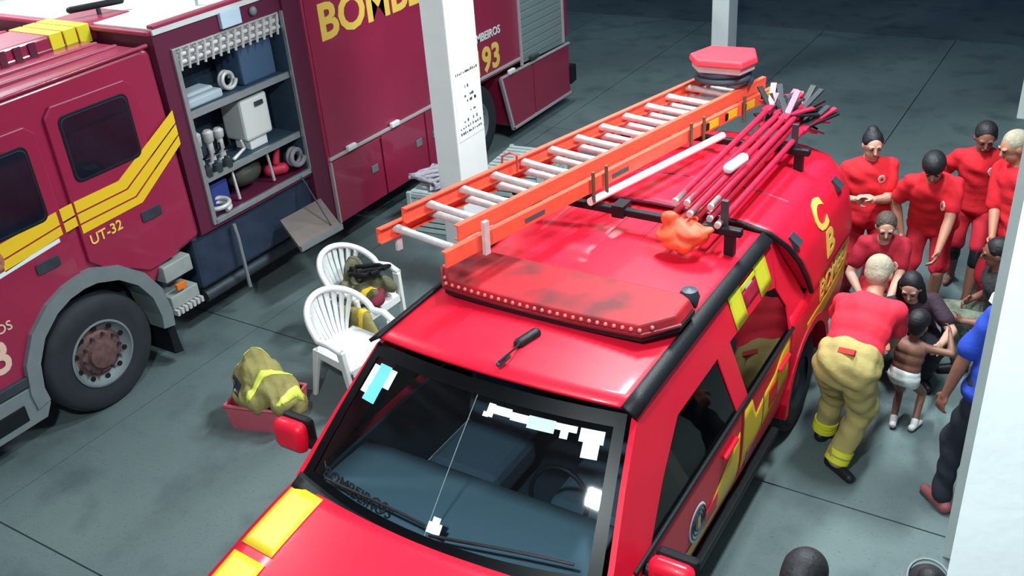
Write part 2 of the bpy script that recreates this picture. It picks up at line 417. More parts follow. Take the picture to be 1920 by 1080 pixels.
# grey interior of the crew window
# stripe on the cab
mainstripe = [(2.30, 1.42), (3.22, 1.54), (3.62, 1.60), (3.62, 1.76), (3.28, 1.73), (2.30, 1.62)]
def stripe(poly, m, nm='yellow_stripe'): return MB().prism(poly, S, .0, .005).build(nm, m, eng)
stripe([(3.25, 1.52), (3.76, 1.59), (3.76, 1.655), (3.25, 1.60)], YEL)
stripe([(3.25, 1.615), (3.76, 1.67), (3.76, 1.775), (3.25, 1.725)], YEL)
stripe([(3.79, 1.59), (3.90, 1.60), (3.90, 1.675), (3.79, 1.665)], YEL); stripe([(3.79, 1.68), (3.90, 1.69), (3.90, 1.785), (3.79, 1.78)], YEL)
stripe([(3.92, 1.52), (4.50, 1.54), (5.0, 1.86), (5.0, 1.93), (4.46, 1.60), (3.92, 1.59)], YEL)
stripe([(3.92, 1.605), (4.45, 1.615), (5.0, 1.945), (5.0, 2.03), (4.40, 1.69), (3.92, 1.68)], YEL)
stripe([(3.92, 1.695), (4.39, 1.705), (5.0, 2.045), (5.0, 2.15), (4.34, 1.79), (3.92, 1.785)], YEL)
stripe([(2.35, 1.48), (3.22, 1.54), (3.22, 1.66), (2.35, 1.60)], AMB, 'amber_stripe')
stripe([(2.5, 1.42), (3.72, 1.545), (3.72, 1.575), (2.5, 1.455)], WSTK, 'white_stripe')
# crest on the front door, text on the cab
cr = MB().lathe([(0, .0), (.004, .001), (.004, .10)], (SXE+.004, 3.17, 1.62), (1, 0, 0)).build('door_crest', mat('crest_tan', (196, 130, 96), .5, rgb2=(120, 60, 50), nscale=30), eng)
lettering('unit_lettering', 'UT-32', .085, lambda a, b: V((SXE+.006, 3.96+a, 1.40+b+.05*a)), LETY, eng, .012)
lettering('door_lettering', '193', .27, lambda a, b: V((SXE+.006, 2.62+a*.98, .80+b)), mat('letter_pale', (226, 190, 170), .5), eng, .02)
lettering('door_lettering', 'BOMBEIROS', .075, lambda a, b: V((SXE+.006, 2.62+a*.98, 1.10+b)), MATS['letter_pale'], eng, .01)
# wheels
def truck_wheel(xo, yc, sgn, r=WR, wd=.30):
    t = MB().lathe([(-.0, .26), (.0, .30), (.012*0+.01, .36), (.012, .45), (-.02, r-.012), (-.05, r), (-wd+.05, r), (-wd+.02, r-.012), (-wd, .40), (-wd, .26)], (xo, yc, r+.0), (sgn, 0, 0), 48).build('tyre', RUB, eng, smooth=50)
    MB().lathe([(-.05, .27), (.008, .285), (.012, .268), (-.02, .25), (-.05, .22), (-.055, .20)], (xo, yc, r), (sgn, 0, 0), 40).build('rim', GREY, t, smooth=40)
    MB().lathe([(-.055, .23), (-.05, .19), (-.02, .17), (-.015, .13), (.02, .12), (.03, .07), (.03, 0)], (xo, yc, r), (sgn, 0, 0), 32).build('hub', RUST, t, smooth=40)
    for k in range(10):
        a = k*math.pi/5; c = V((xo-.02*sgn, yc+.165*math.cos(a), r+.165*math.sin(a)))
        MB().tube([c, c+V((.03*sgn, 0, 0))], .014, 6).build('wheel_nut', STEEL, t)
    for k in range(10):
        a = k*math.pi/5+.3; c = V((xo-.035*sgn, yc+.225*math.cos(a), r+.225*math.sin(a)))
        MB().tube([c, c+V((.012*sgn, 0, 0))], .022, 8).build('vent_hole', BLK, t)
truck_wheel(SXE-.02, WY, 1); truck_wheel(XL+.02, WY, -1); truck_wheel(SXE-.04, 9.35, 1); truck_wheel(XL+.04, 9.35, -1)
mb = MB()
ang = [-12, 0, 20, 40, 60, 80, 92, 105, 120, 140, 160, 180, 192]
for ring in range(len(ang)-1):
    pa = [(WY+.0+rr_*math.cos(math.radians(a)), WZ+.03+rr_*math.sin(math.radians(a))) for a, rr_ in ((ang[ring], .575), (ang[ring], .69), (ang[ring+1], .69), (ang[ring+1], .575))]
    mb.prism(pa, S, -.25, .045)
mb.build('wheel_arch', GREY, eng, smooth=40)
mb = MB()
for ring in range(len(ang)-1):
    pa = [(WY+rr_*math.cos(math.radians(a)), WZ+.03+rr_*math.sin(math.radians(a))) for a, rr_ in ((ang[ring], .585), (ang[ring], .63), (ang[ring+1], .63), (ang[ring+1], .585))]
    mb.prism(pa, S, -.9, -.05)
mb.build('arch_liner', BLK, eng)
# front entry step and steps behind the wheel
panel('entry_step', [(2.25, .30), (3.16, .30), (3.22, .40), (3.20, .60), (2.25, .62)], -.45, .03, GREY)
panel('step_tread', [(2.5, .36), (3.02, .36), (3.02, .50), (2.5, .50)], .0, .036, BLK)
panel('sill', [(2.2, .62), (3.12, .62), (3.12, .70), (2.2, .70)], -.3, .035, STEEL)
for (a, b, c, d_) in ((4.50, 4.80, .78, .93), (4.50, 4.80, .52, .64)):
    panel('step_panel', [(a, c), (b, c), (b, d_), (a, d_)], -.20, .02, mat('step_grey', (150, 158, 156), .5, noise=.1), bevel=.01)
for k in range(7): panel('step_tooth', [(4.50+k*.045, .47), (4.525+k*.045, .47), (4.525+k*.045, .52), (4.50+k*.045, .52)], -.05, .06, ALUW, bevel=0)
panel('side_marker', [(4.58, .67), (4.68, .67), (4.68, .73), (4.58, .73)], .0, .035, mat('marker_orange', (226, 120, 40), .4))
panel('rear_mudflap', [(4.41, .12), (4.50, .10), (4.46, .55), (4.40, .55)], -.40, .0, BLK)
# chassis below the locker
MB().box((-8.6, 3.0, .55), (-6.85, 11.5, .95)).build('chassis', DARK, eng)
MB().box((-6.95, 4.95, .45), (-6.62, 6.6, .98)).build('tool_tank', mat('tank_blue', (40, 54, 74), .5, noise=.2), eng, bevel=.04)
MB().tube([(-6.56, 5.40, .93), (-6.54, 5.40, .80), (-6.53, 5.40, .28)], .018, 8).build('drain_pipe', ALU, eng, smooth=60)
MB().tube([(-6.7, 5.0, .34), (-6.7, 6.6, .34)], .06, 12).build('side_pipe', STEEL, eng, smooth=60)
# locker body: framed box with an opening
OY0, OY1, OZ0, OZ1 = 5.20, 6.47, 1.05, 2.60
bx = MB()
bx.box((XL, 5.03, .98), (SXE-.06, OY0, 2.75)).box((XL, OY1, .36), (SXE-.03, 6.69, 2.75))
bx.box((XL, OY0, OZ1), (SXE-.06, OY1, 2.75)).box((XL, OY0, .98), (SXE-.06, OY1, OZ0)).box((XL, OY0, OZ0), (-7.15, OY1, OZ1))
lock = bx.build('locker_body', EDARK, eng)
MB().box((-7.15, OY0-.005, OZ0), (-7.12, OY1+.005, OZ1)).build('locker_back', SHELF, lock)
MB().box((-7.13, OY0-.004, OZ0), (SXE-.08, OY0+.012, OZ1)).build('locker_side', SHELF, lock); MB().box((-7.13, OY1-.012, OZ0), (SXE-.08, OY1+.004, OZ1)).build('locker_side', SHELF, lock)
for (a, b, c, d_) in ((OY0-.03, OY0+.015, OZ0-.03, OZ1), (OY1-.015, OY1+.03, OZ0-.03, OZ1), (OY0, OY1, OZ0-.035, OZ0+.012)):
    panel('locker_trim', [(a, c), (b, c), (b, d_), (a, d_)], -.075, -.035, ALU, bevel=.004)
for zz in (2.02, 1.43):
    sh = MB().box((-7.12, OY0+.01, zz-.03), (SXE-.10, OY1-.01, zz)).build('shelf', SHELF, lock)
    MB().box((SXE-.115, OY0+.01, zz-.045), (SXE-.09, OY1-.01, zz+.012)).build('shelf_lip', ALU, sh)
for k in range(6):   # rolled shutter slats
    MB().tube([(SXE-.10-.03*(k % 2), OY0+.02, OZ1-.015-.032*k), (SXE-.10-.03*(k % 2), OY1-.02, OZ1-.015-.032*k)], .022, 8).build('shutter_slat', ALUW, lock, smooth=60)
for k in range(14):
    yy = OY0+.05+k*.088; MB().tube([(SXE-.07, yy, OZ1-.20), (SXE-.065, yy+.03, OZ1-.02)], .012, 6).build('shutter_clip', ALUW, lock)
# roof of the body
MB().box((XL, 5.03, 2.75), (SXE-.04, 11.7, 2.80)).build('body_roof', mat('roof_alloy', (206, 214, 212), .5, noise=.05), eng)
MB().box((SXE-.10, 5.03, 2.795), (SXE-.03, 11.7, 2.83)).build('roof_edge_rail', ERED, eng, bevel=.01)
MB().prism([(-6.56, 2.75), (-8.9, 2.75), (-8.9, 2.79), (-6.56, 2.79)], lambda a, b, t: V((a, 4.98+t, b)), 0, .06).build('roof_front_lip', ERED, eng, bevel=.01)
for yy in (5.75, 7.2, 8.7, 10.2): MB().tube([(SXE-.30, yy, 2.80), (SXE-.30, yy, 2.95)], .014, 8).build('rail_post', ALU, eng)
MB().tube([(SXE-.30, 5.4, 2.95), (SXE-.30, 11.4, 2.95)], .018, 8).build('roof_rail', ALU, eng, smooth=60)
panel('lamp_plate', [(5.73, 2.62), (5.96, 2.62), (5.96, 2.76), (5.73, 2.76)], -.06, -.02, mat('pale_blue_lens', (186, 210, 226), .4), bevel=.006)
MB().ell((SXE-.04, 6.12, 2.68), (.03, 0, 0), (0, .04, 0), (0, 0, .04)).build('scene_lamp', GREY, eng, smooth=180)
# rear body panels
body = MB().box((XL, 6.69, .98), (SXE-.012, 11.72, 2.76)).build('rear_body', ERED, eng, bevel=.02)
panel('upper_panel', [(6.72, 1.09), (10.42, 1.09), (10.42, 2.72), (6.72, 2.72)], -.02, .0, ERED)
TR = mat('trim_alloy', (206, 196, 198), .4, metal=.4)
panel('panel_trim', [(6.70, 1.045), (10.42, 1.02), (10.42, 1.05), (6.70, 1.078)], -.02, .014, TR, bevel=.004)
panel('panel_trim', [(9.93, .90), (11.72, .87), (11.72, .895), (9.93, .93)], -.02, .014, TR, bevel=.004)
for a, b in ((6.72, 7.50), (7.53, 8.30), (8.33, 8.62)):
    lp = panel('lower_panel', [(a, .36), (b, .36), (b, 1.02), (a, 1.03)], -.30, .0, ERED)
    MB().box((SXE, b-.20, .68), (SXE+.014, b-.10, .76)).build('latch', GREY, lp, bevel=.004)
panel('lower_panel', [(10.17, .20), (10.72, .20), (10.72, .87), (9.95, .89)], -.30, .0, ERED)
panel('lower_panel', [(10.745, .20), (11.70, .20), (11.70, .86), (10.745, .87)], -.30, .0, ERED)
panel('panel_edge', [(6.70, .36), (6.72, .36), (6.72, 1.03), (6.70, 1.03)], -.03, .012, TR, bevel=.002)
panel('panel_edge', [(10.14, .17), (10.18, .17), (9.96, .90), (9.92, .90)], -.03, .012, TR, bevel=.002)
panel('bottom_edge', [(10.14, .165), (11.72, .165), (11.72, .20), (10.14, .20)], -.03, .012, TR, bevel=.002)
for yy, zz in ((7.02, 1.09), (7.75, 1.085), (8.55, 1.08), (10.15, .95)): MB().box((SXE, yy-.07, zz-.03), (SXE+.05, yy+.07, zz+.03)).build('catch', WPL, eng, bevel=.015)
# rear roller shutter, slats
sh = panel('rear_shutter', [(10.47, .95), (11.55, .92), (11.55, 2.60), (10.47, 2.60)], -.03, -.008, mat('shutter_grey', (136, 152, 152), .5, metal=.2))
for k in range(16): panel('shutter_slat', [(10.49, 1.0+k*.1), (11.53, 1.0+k*.1), (11.53, 1.085+k*.1), (10.49, 1.085+k*.1)], -.012, .0, MATS['shutter_grey'], sh, bevel=.006)
for a in (10.44, 11.55): panel('shutter_guide', [(a, .93), (a+.04, .93), (a+.04, 2.62), (a, 2.62)], -.02, .01, TR, bevel=.003)
MB().tube([(SXE+.03, 10.62, .98), (SXE+.03, 10.82, .97)], .028, 8).build('shutter_handle', STEEL, eng)
panel('rear_bumper', [(11.70, .30), (11.86, .32), (11.86, .55), (11.70, .56)], -2.4, .02, BLK)
lettering('body_lettering', 'BOMBEIROS', .36, lambda a, b: V((SXE+.003, 6.88+a, 2.20+b)), LETY, eng, .03, 1.08)
lettering('body_lettering', '193', .32, lambda a, b: V((SXE+.003, 9.42+a*.98, 1.08+b)), LETY, eng, .03)
lettering('body_lettering', 'BOMBEIROS', .10, lambda a, b: V((SXE+.003, 9.28+a, 1.48+b)), WSTK, eng, .02)
# cab roof locker with yellow band, and beacon
rl = MB().box((-7.75, 3.3, 2.66), (-7.25, 5.42, 2.81)).build('cab_roof_locker', ERED, eng, bevel=.02)
for k in range(3): MB().box((-7.765, 4.60+.13*k, 2.67), (-7.235, 4.71+.13*k, 2.815)).build('yellow_band', LIME, rl)
for k in range(9): MB().box((-7.24, 3.36+.13*k, 2.69), (-7.232, 3.42+.13*k, 2.80)).build('locker_rib', EDARK, rl)
MB().tube([(-7.45, 5.25, 2.8), (-7.45, 5.25, 2.86)], .02, 8).build('beacon_post', STEEL, eng)
MB().cap((-7.55, 5.05, 2.88), (-7.38, 5.44, 2.88), .028, .028).build('beacon_bar', BLK, eng, smooth=180)
# fold-down platform
pf = thing('step_platform', 'brown fold-down step plate hanging below the open locker', 'step', (-6.3, 6.2, .6))
MB().add([V((-6.52, 5.92, .74)), V((-6.50, 6.48, .74)), V((-6.02, 6.22, .64)), V((-6.06, 5.68, .64)), V((-6.52, 5.92, .70)), V((-6.50, 6.48, .70)), V((-6.02, 6.22, .60)), V((-6.06, 5.68, .60))], [(0, 1, 2, 3), (7, 6, 5, 4), (0, 4, 5, 1), (1, 5, 6, 2), (2, 6, 7, 3), (3, 7, 4, 0)]).build('plate', mat('plate_brown', (122, 112, 106), .6, noise=.1), pf)
MB().bar((-6.06, 5.68, .64), (-6.02, 6.22, .64), .03, .05).build('plate_edge', ALU, pf)
MB().tube([(-6.52, 6.30, 1.04), (-6.10, 6.16, .66)], .008, 6).build('stay', STEEL, pf)

# equipment in the locker
def eq(name, label, cat, mb, m, **k): 
    return tag(mb.build(name, m, **k), label, cat)
X0 = -6.98
t = thing('equipment_case', 'white square plastic case on the middle locker shelf', 'case', (-6.8, 6.0, 1.43))
MB().box((-6.95, 5.86, 1.53), (-6.66, 6.20, 1.93)).build('case_body', mat('case_white', (214, 220, 214), .5), t, bevel=.03)
MB().box((-6.90, 5.92, 1.43), (-6.70, 6.14, 1.53)).build('case_foot', WPL, t, bevel=.01)
MB().box((-6.655, 6.02, 1.83), (-6.64, 6.12, 1.87)).build('case_latch', STEEL, t)
for k, (yy, cl) in enumerate(((5.36, 'pale'), (5.50, 'pale'), (5.62, 'pale'))):
    t = thing('hose_nozzle', ['pale hose nozzle at the left end of the middle shelf', 'pale hose nozzle second from left on the middle shelf', 'pale hose nozzle nearest the white case'][k], 'nozzle', (-6.75, yy, 1.43), 'nozzles on the middle shelf')
    MB().lathe([(0, 0), (0, .05), (.03, .05), (.05, .03), (.22, .028), (.24, .045), (.34-.02*k, .05), (.36-.02*k, .03), (.36-.02*k, 0)], (-6.75, yy, 1.43), (0, 0, 1), 16).build('nozzle_body', ALUW, t, smooth=40)
    MB().tube([(-6.71, yy, 1.55), (-6.65, yy+.02, 1.60), (-6.65, yy+.02, 1.66)], .01, 6).build('nozzle_grip', BLK, t)
def coil(name, label, c, R, r, turns, m, cat='hose', ax='x'):
    pts = []
    for i in range(int(turns*20)+1):
        a = i/20*2*math.pi; q = R-.0*a; h = (i/20)*r*1.9
        pts.append((c[0]+h, c[1]+q*math.cos(a), c[2]+q*math.sin(a)) if ax == 'x' else (c[0]+q*math.cos(a), c[1]+q*math.sin(a), c[2]+h))
    return tag(MB().tube(pts, r, 8).build(name, m, smooth=60), label, cat)
tag(MB().box((-6.95, 5.28, 2.02), (-6.68, 5.72, 2.10)).box((-6.9, 5.35, 2.10), (-6.72, 5.66, 2.14)).build('folded_hose', mat('folded_white', (170, 184, 192), .8), bevel=.02), 'pale folded flat hose on the top locker shelf', 'hose')
coil('coupling_ring', 'grey coupling rings standing on the top shelf', (-6.8, 5.86, 2.115), .07, .02, 2, ALUW, 'coupling')
tag(MB().box((-7.05, 6.0, 2.02), (-6.7, 6.42, 2.38)).build('storage_box', mat('box_blue_grey', (66, 92, 122), .5), bevel=.02), 'blue grey storage box on the top locker shelf', 'box')
tag(MB().cap((-6.72, 5.40, 1.53), (-6.72, 5.66, 1.53), .001, .001).cap((-6.66, 5.66, 1.45), (-6.66, 5.80, 1.50), .018, .014).cap((-6.66, 5.80, 1.50), (-6.66, 5.78, 1.58), .016, .012).build('pipe_wrench', ALUW, smooth=180), 'small bent pale wrench lying beside the nozzles', 'wrench')
for k, yy in enumerate((5.30, 5.42, 5.54)):
    MBk = MB().lathe([(0, 0), (0, .045), (.07, .045), (.08, .02), (.1, .02), (.1, 0)], (-6.62, yy, 1.43), (0, 0, 1), 12).build('steel_coupling', STEEL, smooth=40)
    tag(MBk, ['dark steel coupling at the left on the middle shelf edge', 'dark steel coupling in the centre of three on the shelf edge', 'dark steel coupling nearest the wrench'][k], 'coupling', 'couplings on the middle shelf')
t = thing('water_pump', 'portable pump with dark tank and pale frame in the bottom locker', 'pump', (-6.8, 5.85, 1.06))
MB().ell((-6.82, 5.86, 1.22), (.14, 0, 0), (0, .20, 0), (0, 0, .13)).build('pump_tank', mat('tank_olive', (62, 66, 58), .5), t, smooth=180)
for xx in (-6.98, -6.66): MB().tube([(xx, 5.62, 1.07), (xx, 5.60, 1.36), (xx, 6.05, 1.38), (xx, 6.08, 1.07)], .016, 8).build('pump_frame', ALUW, t, smooth=60)
tag(MB().box((-6.95, 5.34, 1.062), (-6.7, 5.56, 1.30)).box((-6.88, 5.40, 1.30), (-6.77, 5.50, 1.335)).build('fuel_can', BLUEEQ, bevel=.02), 'blue fuel can beside the pump in the bottom locker', 'can')
coil('suction_hose', 'pale grey hose curled at the left of the bottom locker', (-6.63, 5.34, 1.10), .10, .022, 1.5, ALUW, ax='z')
coil('hose_reel', 'round grey hose reel at the right of the bottom locker', (-6.68, 6.38, 1.20), .075, .025, 2, mat('reel_grey', (130, 128, 136), .6))
tag(MB().cap((-6.78, 6.16, 1.12), (-6.70, 6.26, 1.12), .06, .055).cap((-6.72, 6.20, 1.20), (-6.72, 6.24, 1.32), .035, .03).build('red_fitting', mat('fitting_red', (190, 40, 70), .5), smooth=180), 'red fitting between the pump and the hose reel', 'fitting')

# ------------------------------------------------------------------ pickup (faces -y)
PX = -2.42
pk = thing('pickup', 'bright red fire pickup with roof rack, lightbar and canopy', 'pickup', (PX, 4.3, 0))
def interp(tab, x):
    if x <= tab[0][0]: return tab[0][1]
    for (a, b), (c, d) in zip(tab, tab[1:]):
        if x <= c: return b + (d-b)*(x-a)/(c-a)
    return tab[-1][1]
PLAN = [(1.40, .72), (1.50, .81), (1.70, .88), (2.1, .935), (2.6, .96), (3.0, .97), (6.3, .97), (6.8, .95), (7.0, .92), (7.1, .88)]
BELT = [(1.40, .92), (1.8, 1.02), (2.4, 1.10), (2.85, 1.14), (3.3, 1.115), (5.5, 1.14), (7.1, 1.17)]
def hw(Y, z):
    w0 = interp(PLAN, Y)
    if z > 1.12: return w0 - (z-1.12)*.30
    if z < .80: return w0 - (.80-z)**2*.45
    return w0 - max(0, .06-(abs(z-.98)))*0
AX = (2.52, 5.92); WRp = .375
def skin(name, y0, y1, ztop, zbot, parent=pk, m=RED, nu=18, nv=8, side=1, off=0., top_in=0., thick=.012, sk0=0, sk1=0):
    def fn(u, v):
        Y = y0 + (y1-y0)*u; zt = ztop(Y) if callable(ztop) else ztop; zb = zbot(Y) if callable(zbot) else zbot
        z = zb + (zt-zb)*v
        Yk = Y + (sk0*(1-u)+sk1*u)*(z-1.12)
        return V((PX + side*(hw(Yk, z)+off), Yk, z))
    return MB().grid(fn, nu, nv).build(name, m, parent, smooth=40, solid=thick)
def sill(Y):
    z = .46
    for a in AX:
        d = abs(Y-a)
        if d < .47: z = max(z, WRp+.03+math.sqrt(max(0, .47**2-d*d)))
    return z
belt = lambda Y: interp(BELT, Y)
YF, YW = 1.40, 2.80
for s in (1, -1):
    skin('front_fender', 1.42, 3.03, belt, sill, side=s, nu=30)
    dF = skin('front_door', 3.045, 4.49, lambda Y: 1.115, lambda Y: .50, side=s)
    dR = skin('rear_door', 4.505, 5.42, lambda Y: 1.12, sill, side=s)
    skin('bed_side', 5.435, 7.08, lambda Y: 1.20, sill, side=s, nu=34)
    for d, hy in ((dF, 4.28), (dR, 5.25)):
        MB().cap((PX+s*.99, hy-.09, .98), (PX+s*.99, hy+.09, .985), .016, .016).build('door_handle', RED, d, smooth=180)
    # belt moulding
    MB().tube([(PX+s*(hw(Y, 1.125)+.004), Y, 1.125) for Y in (3.03, 3.4, 4.0, 4.6, 5.2, 5.45)], .016, 8).build('belt_moulding', BLK, pk, smooth=60)
    # windows: polygons in (y, z) on the leaning upper side
    def pane(name, poly, m, par=pk, off=-.012, th=.006):
        return MB().prism(poly, lambda a, b, t: V((PX+s*(hw(a, b)+off+t), a, b)), 0, th).build(name, m, par)
    pane('side_window', [(3.20, 1.12), (4.43, 1.12), (4.38, 1.50), (3.80, 1.50), (3.5, 1.33)], SGLASS, dF)
    pane('side_window', [(4.61, 1.12), (5.40, 1.13), (5.44, 1.28), (5.33, 1.46), (5.2, 1.50), (4.57, 1.50)], SGLASS, dR)
    def frame(name, pts_lo, pts_hi, m=RED, th=.03):
        n = len(pts_lo); mb = MB(); vs = []
        for t in (-th, 0.0):
            for a in pts_lo: vs.append(V((PX+s*(hw(a[0], a[1])+t+.004), a[0], a[1])))
            for a in pts_hi: vs.append(V((PX+s*(hw(a[0], a[1])+t+.004), a[0], a[1])))
        N = 2*n; fs = []
        for i in range(n-1):
            fs += [(N+i, N+i+1, N+n+i+1, N+n+i), (i, n+i, n+i+1, i+1), (i, i+1, N+i+1, N+i), (n+i, N+n+i, N+n+i+1, n+i+1)]
        fs += [(0, N, N+n, n), (n-1, 2*n-1, N+2*n-1, N+n-1)]
        return mb.add(vs, fs).build(name, m, pk, smooth=40)
    # A pillar + roof side rail as one band
    lo = [(3.06, 1.11), (3.20, 1.12), (3.5, 1.33), (3.80, 1.50), (4.4, 1.505), (5.2, 1.50), (5.36, 1.455)]
    hi = [(2.80, 1.17), (2.90, 1.25), (3.16, 1.48), (3.44, 1.70), (4.2, 1.74), (5.2, 1.745), (5.44, 1.735)]
    frame('roof_side_rail', lo, hi)
    frame('middle_pillar', [(4.43, 1.11), (4.37, 1.51)], [(4.61, 1.11), (4.56, 1.51)])
    frame('rear_pillar', [(5.40, 1.12), (5.44, 1.28), (5.34, 1.46), (5.36, 1.50), (5.44, 1.735)], [(5.80, 1.12), (5.72, 1.28), (5.62, 1.46), (5.58, 1.52), (5.46, 1.74)])
    # black gutter strip between roof and rail
    MB().grid(lambda u, v: V((PX+s*(.812-.075*v), 3.40+2.02*u, 1.735+.05*v+.012*math.sin(math.pi*u))), 12, 2).build('roof_strip', BLK, pk, smooth=60, solid=.02)
    # running board
    MB().box((PX+s*.78 if s > 0 else PX-.98, 3.1, .36), (PX+.98 if s > 0 else PX-.78, 5.30, .42)).build('running_board', BLK, pk, bevel=.015)
    # lower black sill
    MB().box((PX+s*.80 if s > 0 else PX-.90, 3.05, .42), (PX+.90 if s > 0 else PX-.80, 5.38, .51)).build('sill_cladding', BLK, pk)
    # wheel arch flares
    for a in AX:
        mb = MB(); N = 14
        for k in range(N):
            pa = []
            for aa, r_ in ((k, .455), (k, .515), (k+1, .515), (k+1, .455)):
                th = math.pi*aa/N; pa.append((a+r_*math.cos(th), WRp+.03+r_*math.sin(th)))
            mb.prism(pa, lambda p, q, t: V((PX+s*(.93+t), p, q)), -.10, .055)
        mb.build('arch_flare', RED, pk, smooth=40)
        t = MB().lathe([(0, .20), (.0, .24), (.012, .30), (-.01, WRp-.012), (-.03, WRp), (-.20, WRp), (-.23, WRp-.02), (-.24, .2)], (PX+s*.93, a, WRp), (s, 0, 0), 36).build('tyre', RUB, pk, smooth=50)
        MB().lathe([(-.03, .21), (-.005, .225), (-.02, .20), (-.04, .10), (-.02, .06), (-.02, 0)], (PX+s*.93, a, WRp), (s, 0, 0), 28).build('rim', STEEL, t, smooth=40)
# bonnet
def bonnet(u, v):
    Y = 1.44 + (2.78-1.44)*u; x = -1+2*v; e = interp(BELT, Y)+.015; W = interp(PLAN, Y)-.02
    Yc = Y - .14*u*(1-x*x)
    return V((PX+x*W, Yc, e + .075*(1-abs(x)**2.6) - .10*(1-min(1, u*5))**2))
hood = MB().grid(bonnet, 18, 20).build('bonnet', RED, pk, smooth=50, solid=.02)
def hoodpatch(name, u0, u1, v0, v1, m): 
    o = MB().grid(lambda u, v: bonnet(u, v)+V((0, 0, .0145)), 8, 8, u0, u1, v0, v1).build(name, m, hood, smooth=60, solid=.004)
hoodpatch('yellow_block', .66, .985, .015, .155, YEL); hoodpatch('yellow_block', .34, .62, .015, .155, YEL); hoodpatch('yellow_block', .02, .30, .015, .155, YEL)
hoodpatch('yellow_block', .66, .985, .845, .985, YEL); hoodpatch('yellow_block', .34, .62, .845, .985, YEL); hoodpatch('yellow_block', .02, .30, .845, .985, YEL)
# nose and bumper
MB().grid(lambda u, v: V((PX+(-1+2*u)*(.72+.1*v*0), 1.40-.06*(1-(2*u-1)**2)+.03*v, .62+.32*v)), 12, 4).build('grille', BLK, pk, smooth=60, solid=.03)
MB().box((PX-.88, 1.30, .42), (PX+.88, 1.52, .66)).build('front_bumper', RED, pk, bevel=.05)
for s in (1, -1): MB().ell((PX+s*.66, 1.43, .84), (.15, 0, 0), (0, .05, 0), (0, 0, .075)).build('headlamp', WPL, pk, smooth=180)
# windscreen
def screen(u, v):   # u across, v up
    x = -1+2*u; hwid = .905-.145*v; Yb = 2.80+.62*v; z = 1.185+.545*v
    return V((PX+x*hwid, Yb-(.155-.05*v)*(1-x*x), z+.035*(1-x*x)*v + .012*math.sin(math.pi*v)))
ws = MB().grid(screen, 20, 12, .03, .97, .02, .98).build('windscreen', WGLASS, pk, smooth=180)
def screen_off(u, v, o=.004): return screen(u, v) + V((0, -.55, .83))*o
def sband(u0, u1, v0, v1, nm, m, par=ws, nu=16, nv=4, o=.005): return MB().grid(lambda a, b: screen_off(a, b, o), nu, nv, u0, u1, v0, v1).build(nm, m, par, smooth=180, recalc=False)
sband(.0, 1, .91, 1.0, 'top_black_band', FRIT, nv=3); sband(.0, .035, 0, 1, 'side_black_band', FRIT, nu=2, nv=12); sband(.965, 1., 0, 1, 'side_black_band', FRIT, nu=2, nv=12); sband(0, 1, 0, .075, 'bottom_black_band', FRIT)
sband(.5, .503, .075, .91, 'centre_crack', GREY, nu=1, nv=12, o=.004)
# stickers on the screen
rr = random.Random(5)
k = 0
for (u0, u1, v0, v1, m) in ((.555, .58, .805, .885, WSTK), (.58, .64, .83, .88, WSTK), (.64, .70, .82, .868, WSTK), (.70, .79, .80, .875, CRATEW), (.79, .86, .83, .87, WSTK), (.81, .835, .785, .84, WSTK), (.87, .945, .79, .87, WSTK), (.885, .935, .70, .79, WSTK), (.545, .565, .80, .83, WSTK),
                             (.07, .13, .62, .88, CYAN), (.045, .075, .66, .86, WSTK), (.13, .16, .74, .87, WSTK), (.50, .545, .10, .16, WSTK), (.51, .535, .155, .19, WSTK)):
    sband(u0, u1, v0, v1, 'sticker', m, nu=3, nv=3, o=.006)
lettering('screen_lettering', 'BOMBEIROS', .05, lambda a, b: screen_off(.08+a*.62, .09+b*1.3, .004), BLK, ws, .01, 1.2)
# cowl and wipers
MB().grid(lambda u, v: V((PX+(-1+2*u)*.92, 2.73+.09*v-.15*(1-(2*u-1)**2), 1.155+.035*v+.03*(1-(2*u-1)**2)*0+.045*(1-(2*u-1)**2)*(1-v))), 20, 3).build('cowl', BLK, pk, smooth=60, solid=.03)
for u0, u1, vv in ((.10, .50, .10), (.52, .93, .10)):
    MB().tube([screen_off(u0+(u1-u0)*t, .085+.05*math.sin(t*2.2), .022) for t in [i/8 for i in range(9)]], .009, 6).build('wiper', BLK, pk, smooth=60)
# roof
def roof(u, v):
    Y = 3.42+2.03*u; x = -1+2*v; c = screen(v*.94+.03, 1.0) if False else None
    rib = .006*abs(math.sin(v*math.pi*7))**8
    yo = -.10*(1-x*x)*(1-min(1, u*1.5))
    return V((PX+x*.757, Y+yo, 1.762+.05*(1-x*x)+.012*math.sin(math.pi*u)))
MB().grid(roof, 20, 28).build('roof', RED, pk, smooth=50, solid=.02)
for k in range(6):
    xx = -.55+.22*k; MB().bar((PX+xx, 4.35, 1.826-.045*xx*xx*2), (PX+xx, 5.40, 1.826-.045*xx*xx*2), .035, .014).build('roof_rib', RED, pk, bevel=.005)
